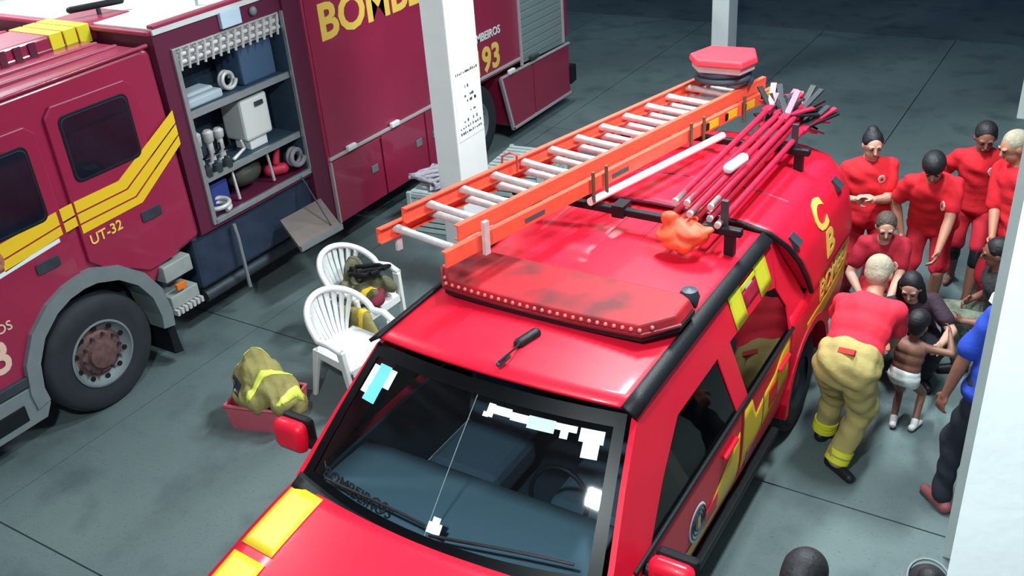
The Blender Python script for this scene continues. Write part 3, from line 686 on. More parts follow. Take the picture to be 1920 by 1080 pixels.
# canopy
CAN = [(.975, 1.20), (.965, 1.35), (.935, 1.52), (.875, 1.66), (.78, 1.765), (.61, 1.815), (.35, 1.84), (0, 1.852)]
def can(u, v):
    v2 = abs(v*2-1)*(len(CAN)-1); v2 = len(CAN)-1-v2; i = min(int(v2), len(CAN)-2); t = v2-i
    x = CAN[i][0]+(CAN[i+1][0]-CAN[i][0])*t; z = CAN[i][1]+(CAN[i+1][1]-CAN[i][1])*t
    yf = 5.44+max(0, 1.80-z)*.66; Y = yf+(7.02-yf)*u
    e = max(0, (u-.72)/.28); k = 1-.16*e**3; 
    return V((PX+(x if v > .5 else -x)*k, Y+.10*e*(1-(z-1.2)*.9), z - .16*e**3*(z-1.2)))
canopy = MB().grid(can, 22, 56).build('canopy', RED, pk, smooth=60, solid=.02)
MB().prism([(-.80, 1.2), (.80, 1.2), (.78, 1.5), (.6, 1.68), (-.6, 1.68), (-.78, 1.5)], lambda a, b, t: V((PX+a, 7.02+t-(b-1.2)*.05, b)), 0, .02).build('canopy_hatch', SGLASS, canopy)
for s in (1, -1):
    MB().tube([can(0, .5+s*.5*(1-t)) + V((s*.004, -.012, .004)) for t in [i/14 for i in range(12)]], .018, 8).build('canopy_seal', BLK, canopy, smooth=60)
MB().tube([can(.0, v)+V((0, -.01, .006)) for v in [.12+.76*i/20 for i in range(21)]], .014, 8).build('roof_seam', EDARK, canopy, smooth=60)
MB().tube([can(.30, v)+V((0, 0, .008)) for v in [.30+.40*i/12 for i in range(13)]], .008, 6).build('roof_seam', EDARK, canopy, smooth=60)
MB().box((PX-.84, 7.02, .55), (PX+.84, 7.08, 1.19)).build('tailgate', RED, pk, bevel=.02); MB().box((PX-.9, 7.04, .42), (PX+.9, 7.2, .56)).build('rear_bumper', BLK, pk, bevel=.03)
for s in (1, -1): MB().box((PX+s*.86-.05, 6.98, .75), (PX+s*.86+.05, 7.1, 1.08)).build('tail_lamp', mat('lamp_red', (150, 20, 30), .3), pk, bevel=.02)
for q in (.06, .72):
    a = can(q, .79); MB().obox(a+V((.012, 0, .006)), (.035, .0, -.03), (0, .045, 0), (.012, 0, .02)).build('canopy_latch', STEEL, canopy)
MB().add([can(.004, j/56)*1.0 + V((0, .012, 0)) for j in range(57)], [tuple(range(57))]).build('canopy_front', RED, canopy)
canbvh = BVHTree.FromPolygons([can(i/22, j/56) for i in range(23) for j in range(57)], [(i*57+j, (i+1)*57+j, (i+1)*57+j+1, i*57+j+1) for i in range(22) for j in range(56)])
def on_side(a, b, lift=.012):
    h = canbvh.ray_cast(V((PX+2.5, a, b)), V((-1, 0, 0)))
    if h[0] is not None and b > 1.2: return h[0]+V((lift+.004, 0, 0))
    return V((PX+hw(a, b)+lift, a, b))
lettering('canopy_lettering', 'C', .20, lambda a, b: on_side(6.04+a*1.25, 1.515+b), LETY, canopy, .03)
lettering('canopy_lettering', 'B', .20, lambda a, b: on_side(6.16+a*1.25, 1.29+b), LETY, canopy, .03)
lettering('side_lettering', 'BOMBEIROS', .17, lambda a, b: on_side(6.06+a*.93, .995+b), LETY, pk, .02)
def sidepatch(name, poly, m, par=pk, off=.0085):
    # polygon (y,z) drawn on the body side as thin film, subdivided along y
    ys = sorted(set([p[0] for p in poly])); y0, y1 = ys[0], ys[-1]
    def zr(Y):
        zz = []
        n = len(poly)
        for i in range(n):
            (a, b), (c, d) = poly[i], poly[(i+1) % n]
            if min(a, c)-1e-6 <= Y <= max(a, c)+1e-6:
                zz += [b, d] if abs(a-c) < 1e-6 else [b+(d-b)*(Y-a)/(c-a)]
        return min(zz), max(zz)
    def fn(u, v):
        Y = y0+(y1-y0)*u; lo, hi_ = zr(Y); z = lo+(hi_-lo)*v; return V((PX+hw(Y, z)+off, Y, z))
    return MB().grid(fn, 14, 5).build(name, m, par, smooth=60, solid=.003)
sidepatch('amber_stripe', [(5.80, .84), (7.05, .84), (7.05, .965), (5.80, .965)], AMB)
sidepatch('yellow_block', [(4.9, .72), (5.38, .80), (5.38, 1.10), (5.26, 1.10), (5.1, .98), (4.9, .95)], YEL)
sidepatch('yellow_block', [(4.53, .62), (4.88, .72), (4.88, .94), (4.75, .90), (4.66, 1.08), (4.53, 1.08)], YEL)
sidepatch('yellow_block', [(3.5, .58), (4.47, .60), (4.47, .96), (4.3, .90), (3.95, .72), (3.5, .66)], YEL)
sidepatch('red_block', [(4.62, .58), (4.82, .60), (4.82, .72), (4.62, .70)], ERED, off=.011)
sidepatch('red_block', [(5.0, .78), (5.16, .78), (5.16, .92), (5.0, .92)], RED, off=.011)
sidepatch('red_block', [(3.9, .66), (4.12, .66), (4.12, .78), (3.9, .76)], RED, off=.011)
# diamond checks over the rear door rail
def railpatch(nm, a0, a1, z0, z1, m):
    MB().grid(lambda u, v: V((PX+hw(a0, z0+(z1-z0)*v)+.009, a0+(a1-a0)*u+.10*(1.74-(z0+(z1-z0)*v)), z0+(z1-z0)*v)), 4, 4).build(nm, m, pk, smooth=60, solid=.003)
for nm, a0, a1, z0, z1, m in (('lime_block', 4.66, 4.84, 1.51, 1.745, LIME), ('lime_block', 5.08, 5.28, 1.51, 1.745, LIME), ('lime_block', 4.84, 5.08, 1.665, 1.70, LIME), ('red_block', 4.84, 5.08, 1.56, 1.655, POLER), ('white_block', 4.91, 5.02, 1.655, 1.672, WSTK)): railpatch(nm, a0, a1, z0, z1, m)
# door crest
cr = MB().lathe([(0, .0), (.004, .01), (.006, .115), (0, .12)], (PX+hw(3.82, .78)+.006, 3.82, .80), (1, 0, .05), 28).build('door_crest', WSTK, pk, smooth=60)
for r_ in (.10, .075, .05): MB().tube([(PX+hw(3.82, .78)+.014, 3.82+r_*math.cos(a*.3), .80+r_*math.sin(a*.3)) for a in range(21)], .005, 6, closed=True).build('crest_ring', INK, cr)
MB().box((PX+hw(3.82, .8)+.008, 3.80, .76), (PX+hw(3.82, .8)+.018, 3.84, .85)).build('crest_emblem', mat('crest_gold', (200, 170, 110), .5), cr)
# mirrors
for s in (1, -1):
    c = V((PX+s*(1.13 if s > 0 else 1.27), 3.12, 1.11 if s > 0 else 1.13))
    mr = MB().box(c-V((.115, .07, .10)), c+V((.115, .03, .10))).build('mirror', RED, pk, bevel=.045, smooth=60)
    MB().box(c+V((-.112, .025, -.097)), c+V((.112, .085, .097))).build('mirror_back', BLK, mr, bevel=.03)
    MB().cap(c+V((-s*.06, .02, -.06)), V((PX+s*.95, 3.14, 1.08)), .03, .035).build('mirror_arm', BLK, mr, smooth=180)
# antenna
an = MB().cap((PX+.05, 3.60, 1.835), (PX+.08, 3.72, 1.84), .032, .03).build('antenna_base', BLK, pk, smooth=180)
MB().tube([(PX+.06, 3.62, 1.84), (PX+.10, 3.33, 1.90)], .006, 6).build('antenna_rod', BLK, an); MB().cap((PX+.075, 3.36, 1.86), (PX+.08, 3.44, 1.86), .016, .016).build('antenna_coil', STEEL, an, smooth=180)
# interior
MB().grid(lambda u, v: V((PX+(-1+2*u)*.80, 2.70+.55*v, 1.13+.02*math.sin(3*v)-.10*max(0, v-.75)*4*0)), 10, 5).build('dashboard', mat('dash_grey', (112, 136, 144), .8), pk, smooth=60, solid=.04)
MB().box((PX-.8, 3.18, .75), (PX+.8, 3.26, 1.12)).build('dash_front', DARK, pk)
MB().box((PX-.86, 2.8, .50), (PX+.86, 5.5, .54)).build('cabin_floor', DARK, pk); MB().box((PX-.80, 5.42, .5), (PX+.80, 5.46, 1.60)).build('cabin_rear_wall', DARK, pk)
MB().tube([(PX+.38+.17*math.cos(a), 3.36+.05*math.sin(a), 1.10+.16*math.sin(a)) for a in [i*2*math.pi/24 for i in range(24)]], .014, 8, closed=True).build('steering_wheel', BLK, pk, smooth=60)
for x0, y0, wdt in ((-.42, 3.75, .25), (.42, 3.75, .25), (0, 4.75, .68)):
    st = MB().box((PX+x0-wdt, y0-.2, .62), (PX+x0+wdt, y0+.32, .84)).build('seat', SEATM, pk, bevel=.06)
    MB().add([V((PX+x0+a, y0+b, c)) for a in (-wdt, wdt) for b, c in ((.24, .80), (.42, .80), (.56, 1.36), (.42, 1.36))], [(0, 1, 2, 3), (7, 6, 5, 4), (0, 4, 5, 1), (1, 5, 6, 2), (2, 6, 7, 3), (3, 7, 4, 0)]).build('backrest', SEATM, st, bevel=.05)
    for hx in ((0,) if wdt < .5 else (-.42, .42)): MB().box((PX+x0+hx-.13, y0+.42, 1.38), (PX+x0+hx+.13, y0+.54, 1.56)).build('headrest', SEATM, st, bevel=.05)
MB().box((PX-.10, 3.34, 1.60), (PX+.10, 3.37, 1.67)).build('rear_view_mirror', BLK, pk, bevel=.015)
for s in (1, -1):
    for a_, b_ in ((2.95, 4.46), (4.52, 5.40)): MB().box((PX+s*.90-.012, a_, .54), (PX+s*.90+.012, b_, 1.10)).build('door_card', DARK, pk)
MB().grid(lambda u, v: V((PX+(-1+2*v)*.70, 3.48+1.92*u, 1.725+.045*(1-(2*v-1)**2))), 6, 10).build('headliner', mat('headliner_grey', (96, 104, 106), .9), pk, smooth=60, solid=.01)
# lightbar
lb = MB()
def lbar(u, v, zt):
    x = (-1+2*u); return None
out = []
for i in range(33):
    x = -1+2*i/32; out.append((x*.76, -.20-.05*(1-x*x) + (.16*max(0, abs(x)-.82)/.18)**1.0*1.0))
back = [(.76, .16), (.70, .20), (-.70, .20), (-.76, .16)]
poly = out + back
lbx = lambda a, b, t: V((PX+a, 4.10+b, t))
base = MB().prism(poly, lbx, 1.835, 1.865).build('lightbar_base', BLK, pk)
def dome(z0, z1, k0, k1):
    c = [(a*k0, b*k0) for a, b in poly]; d = [(a*k1, b*k1) for a, b in poly]; n = len(poly)
    vs = [lbx(a, b, z0) for a, b in c]+[lbx(a, b, z1) for a, b in d]
    return vs, [tuple(range(2*n-1, n-1, -1)), tuple(range(n))]+[(i, (i+1) % n, (i+1) % n+n, i+n) for i in range(n)]
dm = MB().add(*dome(1.865, 1.925, 1.0, .96)).build('lightbar_dome', LBAR, pk, bevel=.012)
MB().tube([(PX+a*1.005, 4.10+b*1.005, 1.875) for a, b in out], .012, 6).build('lightbar_rim', mat('rim_dark_red', (120, 24, 34), .5), dm, smooth=60)
for i in range(2, 31): 
    a, b = out[i]; MB().ell((PX+a*.985, 4.10+b*.985, 1.90), (.012, 0, 0), (0, .010, 0), (0, 0, .012), 8, 6).build('rim_bead', mat('bead_pink', (226, 120, 120), .4), dm)
for sx in (-.45, .45): MB().box((PX+sx-.05, 4.05, 1.80), (PX+sx+.05, 4.2, 1.84)).build('lightbar_foot', BLK, pk)
sp = MB().lathe([(0, 0), (0, .05), (.05, .06), (.09, .045), (.10, 0)], (PX+.67, 4.40, 1.80), (0, 0, 1), 16).build('siren', STEEL, pk, smooth=40)
MB().tube([(PX+.67, 4.36, 1.86), (PX+.66, 4.28, 1.90)], .01, 6).build('siren_cable', BLK, sp)
# rack
for yy in (5.06, 6.42):
    cb = MB().bar((PX-.86, yy, 1.955), (PX+.74, yy-.02, 1.955), .055, .05).build('rack_crossbar', BLK, pk, bevel=.01)
    for sx in (-.68, .66): MB().bar((PX+sx, yy, 1.755), (PX+sx, yy, 1.94), .06, .05).build('rack_foot', BLK, cb)
    for sx in (.50,): MB().bar((PX+sx+.12, yy, 1.97), (PX+sx+.12, yy, 2.14), .04, .03).build('rack_upright', STEEL, cb)
MB().bar((PX-.10, 5.06, 1.965), (PX-.02, 5.06, 1.965), .12, .08).build('rack_clamp', BLK, pk)
tag(MB().tube([(PX-.24, 4.98, 2.012), (PX+.12, 6.36, 2.012)], .026, 12).build('white_pipe', WPL, smooth=60), 'long white pipe lying on the rack crossbars beside the ladder', 'pipe')

# ------------------------------------------------------------------ ladder on the rack
C0, C1 = V((-3.15, 3.76, 2.165)), V((-2.535, 7.42, 2.015))
ld_ = (C1-C0).normalized(); ll = ld_.cross(V((0, 0, 1))).normalized(); lu = ll.cross(ld_); LL = (C1-C0).length
lad = thing('extension_ladder', 'orange two section extension ladder with pale rungs on the pickup rack', 'ladder', C0)
LP = lambda s_, x, z: C0 + ld_*s_ + ll*x + lu*z
for (hwid, z, a, b) in ((.275, 0, 0, LL), (.222, .085, .16, LL-.05)):
    for sx in (-1, 1):
        rl = MB().obox(LP((a+b)/2, sx*hwid, z), ll*.006, ld_*(b-a)/2, lu*.045).obox(LP((a+b)/2, sx*(hwid-.014), z+.042), ll*.016, ld_*(b-a)/2, lu*.004).obox(LP((a+b)/2, sx*(hwid-.014), z-.042), ll*.016, ld_*(b-a)/2, lu*.004).build('ladder_rail', ORANGE, lad)
        if sx == 1 and z == 0:
            for q in range(4):
                MB().obox(LP(LL-.12-.27*q, hwid+.008, z), ll*.002, ld_*.07, lu*.030).build('yellow_tape', YEL, rl); MB().obox(LP(LL-.20-.27*q, hwid+.009, z), ll*.002, ld_*.02, lu*.026).build('black_tape', BLK, rl)
            for q in (.75, 1.62): MB().obox(LP(q, hwid+.008, -.005), ll*.0015, ld_*.09, lu*.014).build('rail_print', INK, rl)
    n = int((b-a)/.285)
    for k in range(n):
        s_ = a+.14+k*.285+(.07 if z else 0)
        if s_ > b-.04: break
        MB().tube([LP(s_, -hwid+.004, z), LP(s_, -hwid*.5, z), LP(s_, hwid*.5, z), LP(s_, hwid-.004, z)], [.029, .023, .023, .029], 10).build('rung', ALUW, lad, smooth=60)
MB().obox(LP(.30, .30, .03), ll*.012, ld_*.02, lu*.10).build('rung_lock', ALUW, lad); MB().obox(LP(.16, -.28, -.08), ll*.01, ld_*.02, lu*.07).build('ladder_foot', ALUW, lad)
for q in (1.30, 1.44, 2.45, 2.62, 3.2):
    mb = MB().tube([LP(q, .305, -.10), LP(q, .30, .05), LP(q, .30, .10)], .012, 6)
    mb.build('rack_hook', mat('hook_olive', (96, 92, 70), .5, metal=.3), lad)
MB().tube([LP(1.05, -.24, .06), LP(1.06, -.24, .17), LP(1.09, -.20, .19), LP(1.12, -.17, .17), LP(1.12, -.17, .06)], .008, 6).build('rope_loop', mat('loop_red', (180, 60, 60), .6), lad)
# coil and red case on the far end of the ladder
cc = LP(LL-.40, .05, .135)
pts = []
for lev in range(2):
    for i in range(28):
        a = i/28*2*math.pi; R = .205-.015*(lev % 2); pts.append(cc+V((R*math.cos(a), R*.9*math.sin(a), .026+lev*.047+.047*i/28)))
tag(MB().tube(pts, .025, 8).build('rubber_hose_coil', mat('hose_dark', (54, 64, 74), .6), smooth=60), 'dark rubber hose coiled on the far end of the ladder', 'hose')
bc = cc+V((0, 0, .15))
t = thing('rescue_case', 'flat red lidded case on top of the dark hose coil', 'case', bc)
def slab6(c, a, b, z0, z1, k): 
    pl = [(-a, -b*.3), (-a*.55, -b), (a*.8, -b*.9), (a, b*.0), (a*.65, b), (-a*.7, b*.85)]
    n = 6; return [V((c.x+x, c.y+y_, c.z+z0)) for x, y_ in pl]+[V((c.x+x*k, c.y+y_*k, c.z+z1)) for x, y_ in pl], [tuple(range(6))[::-1], tuple(range(6, 12))]+[(i, (i+1) % n, (i+1) % n+n, i+n) for i in range(n)]
MB().add(*slab6(bc, .24, .20, -.02, .03, 1.0)).build('case_tray', mat('tray_grey', (190, 170, 172), .5), t, bevel=.01)
MB().add(*slab6(bc, .265, .225, .035, .085, .95)).build('case_lid', mat('case_red', (236, 52, 66), .45), t, bevel=.012)

# ------------------------------------------------------------------ fire beaters bundled on the rack
rr = random.Random(11)
for k in range(9):
    lx = PX+.30+.075*(k % 5); lz = 2.0+.075*(k//5); sh_ = rr.uniform(-.08, .08)
    p, q = V((lx, 5.02+sh_, lz)), V((lx+.03+rr.uniform(-.02, .02), 6.62+sh_, lz+.02+.02*(k % 2)))
    t = thing('fire_beater', 'red handled fire beater with rubber flaps bundled on the rack', 'fire beater', p, 'fire beaters bundled on the rack')
    d = (q-p).normalized()
    MB().tube([p, q], .021, 8).build('pole', POLER, t, smooth=60)
    MB().tube([p-d*.02, p+d*.12], .021, 8).build('grip', ORANGE2 if k in (0, 1, 2) else ALUW, t, smooth=60)
    hd = MB().bar(q-d*.02, q+d*.10, .06, .03).build('head_clamp', POLER, t)
    for s in range(11):
        a = (s-5)*.17+rr.uniform(-.1, .1); e = q+d*.08; dd = (d*math.cos(a)+d.cross(V((0, 0, 1))).normalized()*math.sin(a)+V((0, 0, rr.uniform(-.6, .7)))).normalized()
        MB().bar(e, e+dd*rr.uniform(.13, .27), .042, .014).build('flap', [BLK, POLER, RUB, POLER, BLK, mat('flap_pink', (200, 90, 110), .6)][s % 6], t)
tag(MB().cap((PX+.47, 5.52, 2.14), (PX+.50, 5.70, 2.145), .035, .035).cap((PX+.475, 5.55, 2.17), (PX+.49, 5.62, 2.172), .012, .012).build('cloth_roll', WPL, smooth=180), 'white cloth roll tucked on the bundled red poles', 'cloth')
def blob(seed, parts, vox, it=4): 
    mb = MB()
    for c, a, b, d in parts: mb.ell(c, (a, 0, 0), (0, b, 0), (0, 0, d))
    return remesh(mb, vox, it)
# ------------------------------------------------------------------ white plastic armchairs
def armchair(label, loc, yaw):
    t = thing('plastic_armchair', label, 'chair', loc, 'white plastic armchairs')
    R_ = Matrix.Rotation(yaw, 3, 'Z'); L = V(loc)
    T = lambda x, y_, z: L + R_ @ V((x, y_, z))           # local: faces +x, y to its left
    # seat
    n = 10
    st = MB().grid(lambda u, v: T(-.22+.46*u, (-.23+.46*v)*(1-.10*(1-u)), .43 - .03*math.sin(math.pi*u)*math.sin(math.pi*v) - (.05*max(0, u-.85)/.15)), 10, 8).build('seat', WPL, t, smooth=60, solid=.016)
    # back + arms rim (one sweeping loop)
    rim = []
    for i in range(25):
        a = -math.pi*.5 + math.pi*i/24*1.0; 
        yy = .29*math.sin(a); xx = -.30*math.cos(a)*.95-.03; zz = .62+.22*max(0, math.cos(a))**.8
        rim.append(T(xx, yy, zz))
    rim = [T(.22, -.28, .60), T(.10, -.295, .635)] + rim + [T(.10, .295, .635), T(.22, .28, .60)]
    br = MB().tube(rim, .027, 10).build('back_rim', WPL, t, smooth=60)
    for i in range(9):
        q = -1+2*i/8; a = q*.95; yy = .27*math.sin(a); xx = -.29*math.cos(a)-.025; zz = .62+.21*max(0, math.cos(a))**.8
        b0 = T(-.215, q*.13, .435); b1 = T(xx, yy, zz); mid = b0.lerp(b1, .5)+R_@V((-.025, 0, -.02))
        wd = (R_@V((.15*q, 1, 0))).normalized()
        vs = []; pp = [b0, b0.lerp(mid, .6), mid.lerp(b1, .5), b1]
        MB().grid(lambda u, v: pp[round(u*3)] + wd*(.013+.012*u)*(2*v-1), 3, 1).build('back_slat', WPL, t, solid=.012)
    MB().tube([T(-.20, -.20, .43), T(-.215, 0, .44), T(-.20, .20, .43)], .022, 8).build('back_base', WPL, t, smooth=60)
    for sx, sy in ((1, 1), (1, -1), (-1, 1), (-1, -1)):
        topz = .60 if sx > 0 else .44
        top = T(.20 if sx > 0 else -.20, sy*(.27 if sx > 0 else .20), topz); bot = T(.25 if sx > 0 else -.27, sy*.25, .0)
        MB().add([top+R_@V((a*.035, b*.02, 0)) for a, b in ((-1, -1), (1, -1), (1, 1), (-1, 1))]+[bot+R_@V((a*.02, b*.015, 0)) for a, b in ((-1, -1), (1, -1), (1, 1), (-1, 1))], [(0, 1, 2, 3), (7, 6, 5, 4)]+[(i, i+4, (i+1) % 4+4, (i+1) % 4) for i in range(4)]).build('leg', WPL, t, bevel=.006)
    for sy in (1, -1): MB().add([T(-.2, sy*.215, .44), T(.20, sy*.225, .44), T(.20, sy*.225, .36), T(-.2, sy*.215, .38)], [(0, 1, 2, 3)]).build('seat_apron', WPL, t, solid=.012)
    MB().add([T(.24, -.22, .41), T(.24, .22, .41), T(.245, .22, .35), T(.245, -.22, .35)], [(0, 1, 2, 3)]).build('seat_front', WPL, t, solid=.012)
    return T
T1 = armchair('empty-fronted white plastic armchair nearest the pickup door with jacket behind', (-4.78, 4.82, 0), -.15)
T2 = armchair('white plastic armchair heaped with firefighter gear behind the other chair', (-5.22, 5.48, 0), -.05)
bpy.data.objects['plastic_armchair']['label'] = 'white plastic armchair nearest the pickup, its seat empty'
def heap(name, label, parts, m, cat, stripes=(), vox=.014, noise=.012, seed=0, solidm=None):
    mb = blob(seed, parts, vox, 5); rr = random.Random(seed)
    ph = [rr.uniform(0, 6) for _ in range(6)]
    for p in mb.v:
        s = math.sin(p.x*31+ph[0]+2*math.sin(p.y*17+ph[1]))+math.sin(p.y*27+ph[2]+2*math.sin(p.z*19+ph[3]))+math.sin(p.z*29+ph[4]+p.x*13)
        p += V((math.sin(ph[5]+p.y*20)*.3, math.cos(p.x*22)*.3, .8))*noise*(s*.4-.5*abs(math.sin(p.x*24+p.y*38+ph[1]))**.5)
    o = tag(mb.build(name, m, smooth=180), label, cat)
    for pts, wd, w_, mm, cast in stripes: ribbon_on(mb, pts, wd, w_, mm, 'reflective_band' if mm is REFL else 'patch', o, cast=cast)
    return o
heap('orange_flotation_bag', 'crumpled orange bag tied over the front ends of the red poles', [((PX+.36, 4.88, 1.965), .11, .085, .035), ((PX+.46, 4.90, 1.985), .12, .09, .045), ((PX+.33, 4.92, 2.03), .06, .05, .05), ((PX+.52, 4.90, 1.955), .07, .06, .05), ((PX+.42, 4.84, 1.92), .10, .06, .05), ((PX+.56, 4.93, 1.99), .05, .04, .03)], ORANGE2, 'bag', vox=.01, noise=.022, seed=31)
a = T2(.05, 0, .5)
heap('bunker_jacket', 'olive firefighter jacket heaped on the rear chair', [((a.x-.02, a.y+.02, .50), .20, .20, .055), ((a.x-.13, a.y-.12, .55), .07, .12, .10), ((a.x-.15, a.y+.06, .62), .05, .13, .16), ((a.x+.12, a.y+.14, .54), .12, .06, .07), ((a.x+.06, a.y-.05, .55), .15, .06, .05), ((a.x-.04, a.y+.13, .58), .12, .05, .07)], mat('olive_dark', (104, 104, 80), .9, noise=.25, nscale=9, bump=.4, bscale=14), 'jacket', [([(a.x+.02, a.y-.16, 0), (a.x+.20, a.y+.02, 0)], (1, -.8, 0), .045, YEL, (0, 0, -1)), ([(a.x-.20, a.y+.0, 0), (a.x-.08, a.y+.2, 0)], (1, -.5, 0), .04, MATS['olive_dark'], (0, 0, -1))], seed=2, noise=.03, vox=.011)
rr = random.Random(44); pts = []
for i in range(34):
    q = i*.62; pts.append((a.x+.02+.15*math.sin(q*.7)*rr.uniform(.5, 1.1), a.y+.06+.15*math.cos(q*.53)*rr.uniform(.5, 1.1), .665+.0015*i))
tag(MB().tube(pts, .020, 6).build('black_harness', BLK, smooth=60), 'tangled black harness on top of the gear on the rear chair', 'harness')
heap('red_hood', 'dark red cloth hood at the front of the rear chair seat', [((a.x+.19, a.y-.06, .50), .06, .08, .06), ((a.x+.17, a.y+.0, .53), .05, .05, .05)], mat('strap_red', (120, 30, 50), .8), 'hood', seed=5, noise=.02, vox=.01)
a = V((-4.98, 5.15, 0))
heap('bunker_trousers', 'olive firefighter trousers standing bunched between the two chairs', [((a.x-.10, a.y, .16), .16, .07, .16), ((a.x+.06, a.y, .14), .15, .07, .14), ((a.x-.06, a.y, .34), .16, .065, .14), ((a.x+.10, a.y-.01, .34), .12, .06, .15), ((a.x-.02, a.y, .48), .17, .06, .09)], OLIVE, 'trousers', [([(a.x-.14, a.y-.1, 0), (a.x-.06, a.y+.12, 0)], (1, 0, 0), .045, REFL, (0, 0, -1)), ([(a.x+.04, a.y-.12, 0), (a.x+.10, a.y+.1, 0)], (1, 0, 0), .05, YEL, (0, 0, -1))], seed=6, noise=.02)

# ------------------------------------------------------------------ crate with jacket
cx, cy, cz = -5.20, 4.20, 0; R_ = Matrix.Rotation(math.radians(10), 3, 'Z')
def crate(name, label, c, rot, W, D, Hh, m, cat='crate'):
    t = thing(name, label, cat, c); R2 = Matrix.Rotation(rot, 3, 'Z'); L = V(c)
    T = lambda x, y_, z: L + R2 @ V((x, y_, z))
    def quad(x0, y0, x1, y1, nm):
        MB().add([T(x0*.9, y0*.9, 0), T(x1*.9, y1*.9, 0), T(x1, y1, Hh), T(x0, y0, Hh)], [(0, 1, 2, 3)]).build(nm, m, t, solid=.012)
    quad(-W, -D, W, -D, 'side'); quad(W, -D, W, D, 'side'); quad(W, D, -W, D, 'side'); quad(-W, D, -W, -D, 'side')
    MB().add([T(-W*.9, -D*.9, .01), T(W*.9, -D*.9, .01), T(W*.9, D*.9, .01), T(-W*.9, D*.9, .01)], [(0, 1, 2, 3)]).build('bottom', m, t, solid=.012)
    MB().tube([T(-W, -D, Hh), T(W, -D, Hh), T(W, D, Hh), T(-W, D, Hh)], .016, 8, closed=True).build('rim', m, t, smooth=60)
    return T
crate('storage_crate', 'pinkish red plastic crate holding a firefighter jacket', (cx, cy, 0), math.radians(16), .26, .19, .22, PINK)
heap('turnout_jacket', 'olive firefighter jacket with lime bands folded over the red crate', [((cx-.02, cy+.0, .20), .20, .14, .10), ((cx-.06, cy+.05, .36), .24, .17, .14), ((cx+.10, cy+.02, .32), .23, .17, .11), ((cx-.14, cy+.10, .44), .13, .11, .09), ((cx+.25, cy-.02, .27), .10, .15, .08), ((cx-.02, cy-.13, .27), .19, .09, .09), ((cx-.20, cy+.02, .34), .10, .12, .13), ((cx+.29, cy+.06, .20), .06, .10, .10)], OLIVE, 'jacket',
     [([(cx+.02, cy-.26, 0), (cx+.05, cy-.05, 0), (cx+.20, cy+.20, 0)], (.9, -.5, 0), .055, REFL, (0, 0, -1)), ([(cx-.30, cy+.0, 0), (cx-.24, cy+.16, 0), (cx-.08, cy+.22, 0)], (.6, -.8, 0), .05, REFL, (0, 0, -1)), ([(cx+.29, cy-.16, 0), (cx+.33, cy+.12, 0)], (1, 0, 0), .045, REFL, (0, 0, -1)),
      ([(cx-.22, cy-.10, .36), (cx-.09, cy-.16, .34)], (.25, .25, 1), .13, NAVY, (-.65, .52, -.54))], seed=8, noise=.032)
heap('red_cloth', 'dark red cloth at the corner of the pinkish crate', [((cx-.21, cy-.14, .205), .04, .05, .03), ((cx-.14, cy-.17, .20), .06, .03, .03)], mat('cloth_dark_red', (120, 14, 40), .8), 'cloth', seed=9)

# ------------------------------------------------------------------ pale slatted crates beside the pillar
def slat_crate(label, c, rot, W, D, Hh, nsl):
    t = thing('slatted_crate', label, 'crate', c, 'pale slatted crates by the pillar'); R2 = Matrix.Rotation(rot, 3, 'Z'); L = V(c)
    T = lambda x, y_, z: L + R2 @ V((x, y_, z))
    ax, ay = R2@V((1, 0, 0)), R2@V((0, 1, 0)); uz = V((0, 0, 1))
    for k in range(nsl):
        z = Hh*(k+.5)/nsl; h = Hh/nsl*.34
        for sx in (-1, 1): MB().obox(T(sx*W, 0, z), ax*.008, ay*D, uz*h).build('slat', CRATEW, t)
        for sy in (-1, 1): MB().obox(T(0, sy*D, z), ax*W, ay*.008, uz*h).build('slat', CRATEW, t)
    for sx in (-1, 1):
        for sy in (-1, 1): MB().obox(T(sx*W, sy*D, Hh/2), ax*.022, ay*.022, uz*Hh/2).build('corner_post', CRATEW, t)
    n = max(3, int(D*2/.09))
    for k in range(n): MB().obox(T(0, -D+2*D*(k+.5)/n, Hh-.008), ax*W, ay*(D/n*.62), uz*.008).build('top_slat', CRATEW, t)
    return T
slat_crate('pale slatted plastic crate left of the pillar under the rope heap', (-5.95, 7.70, 0), .10, .24, .22, .46, 7)
slat_crate('low pale slatted crate right of the white pillar', (-5.55, 8.85, 0), .10, .34, .36, .40, 6)
pts = []
rr = random.Random(21)
for i in range(90):
    a = i*.55; pts.append((-6.02+.20*math.cos(a)*rr.uniform(.6, 1.1), 7.80+.26*math.sin(a*.9)*rr.uniform(.6, 1.1), .485+.0013*i+rr.uniform(0, .012)))
tag(MB().tube(pts, .020, 6).build('rope_heap', mat('rope_pale', (176, 172, 182), .9, noise=.2, nscale=20), smooth=60), 'tangled pale rope heaped on the slatted crate left of the pillar', 'rope')
heap('grey_bag', 'dark grey bag behind the rope heap by the pillar', [((-6.05, 8.16, .12), .2, .16, .12), ((-6.02, 8.16, .32), .18, .14, .2), ((-5.95, 8.16, .58), .14, .12, .1)], mat('bag_grey', (80, 84, 92), .8), 'bag', seed=12)

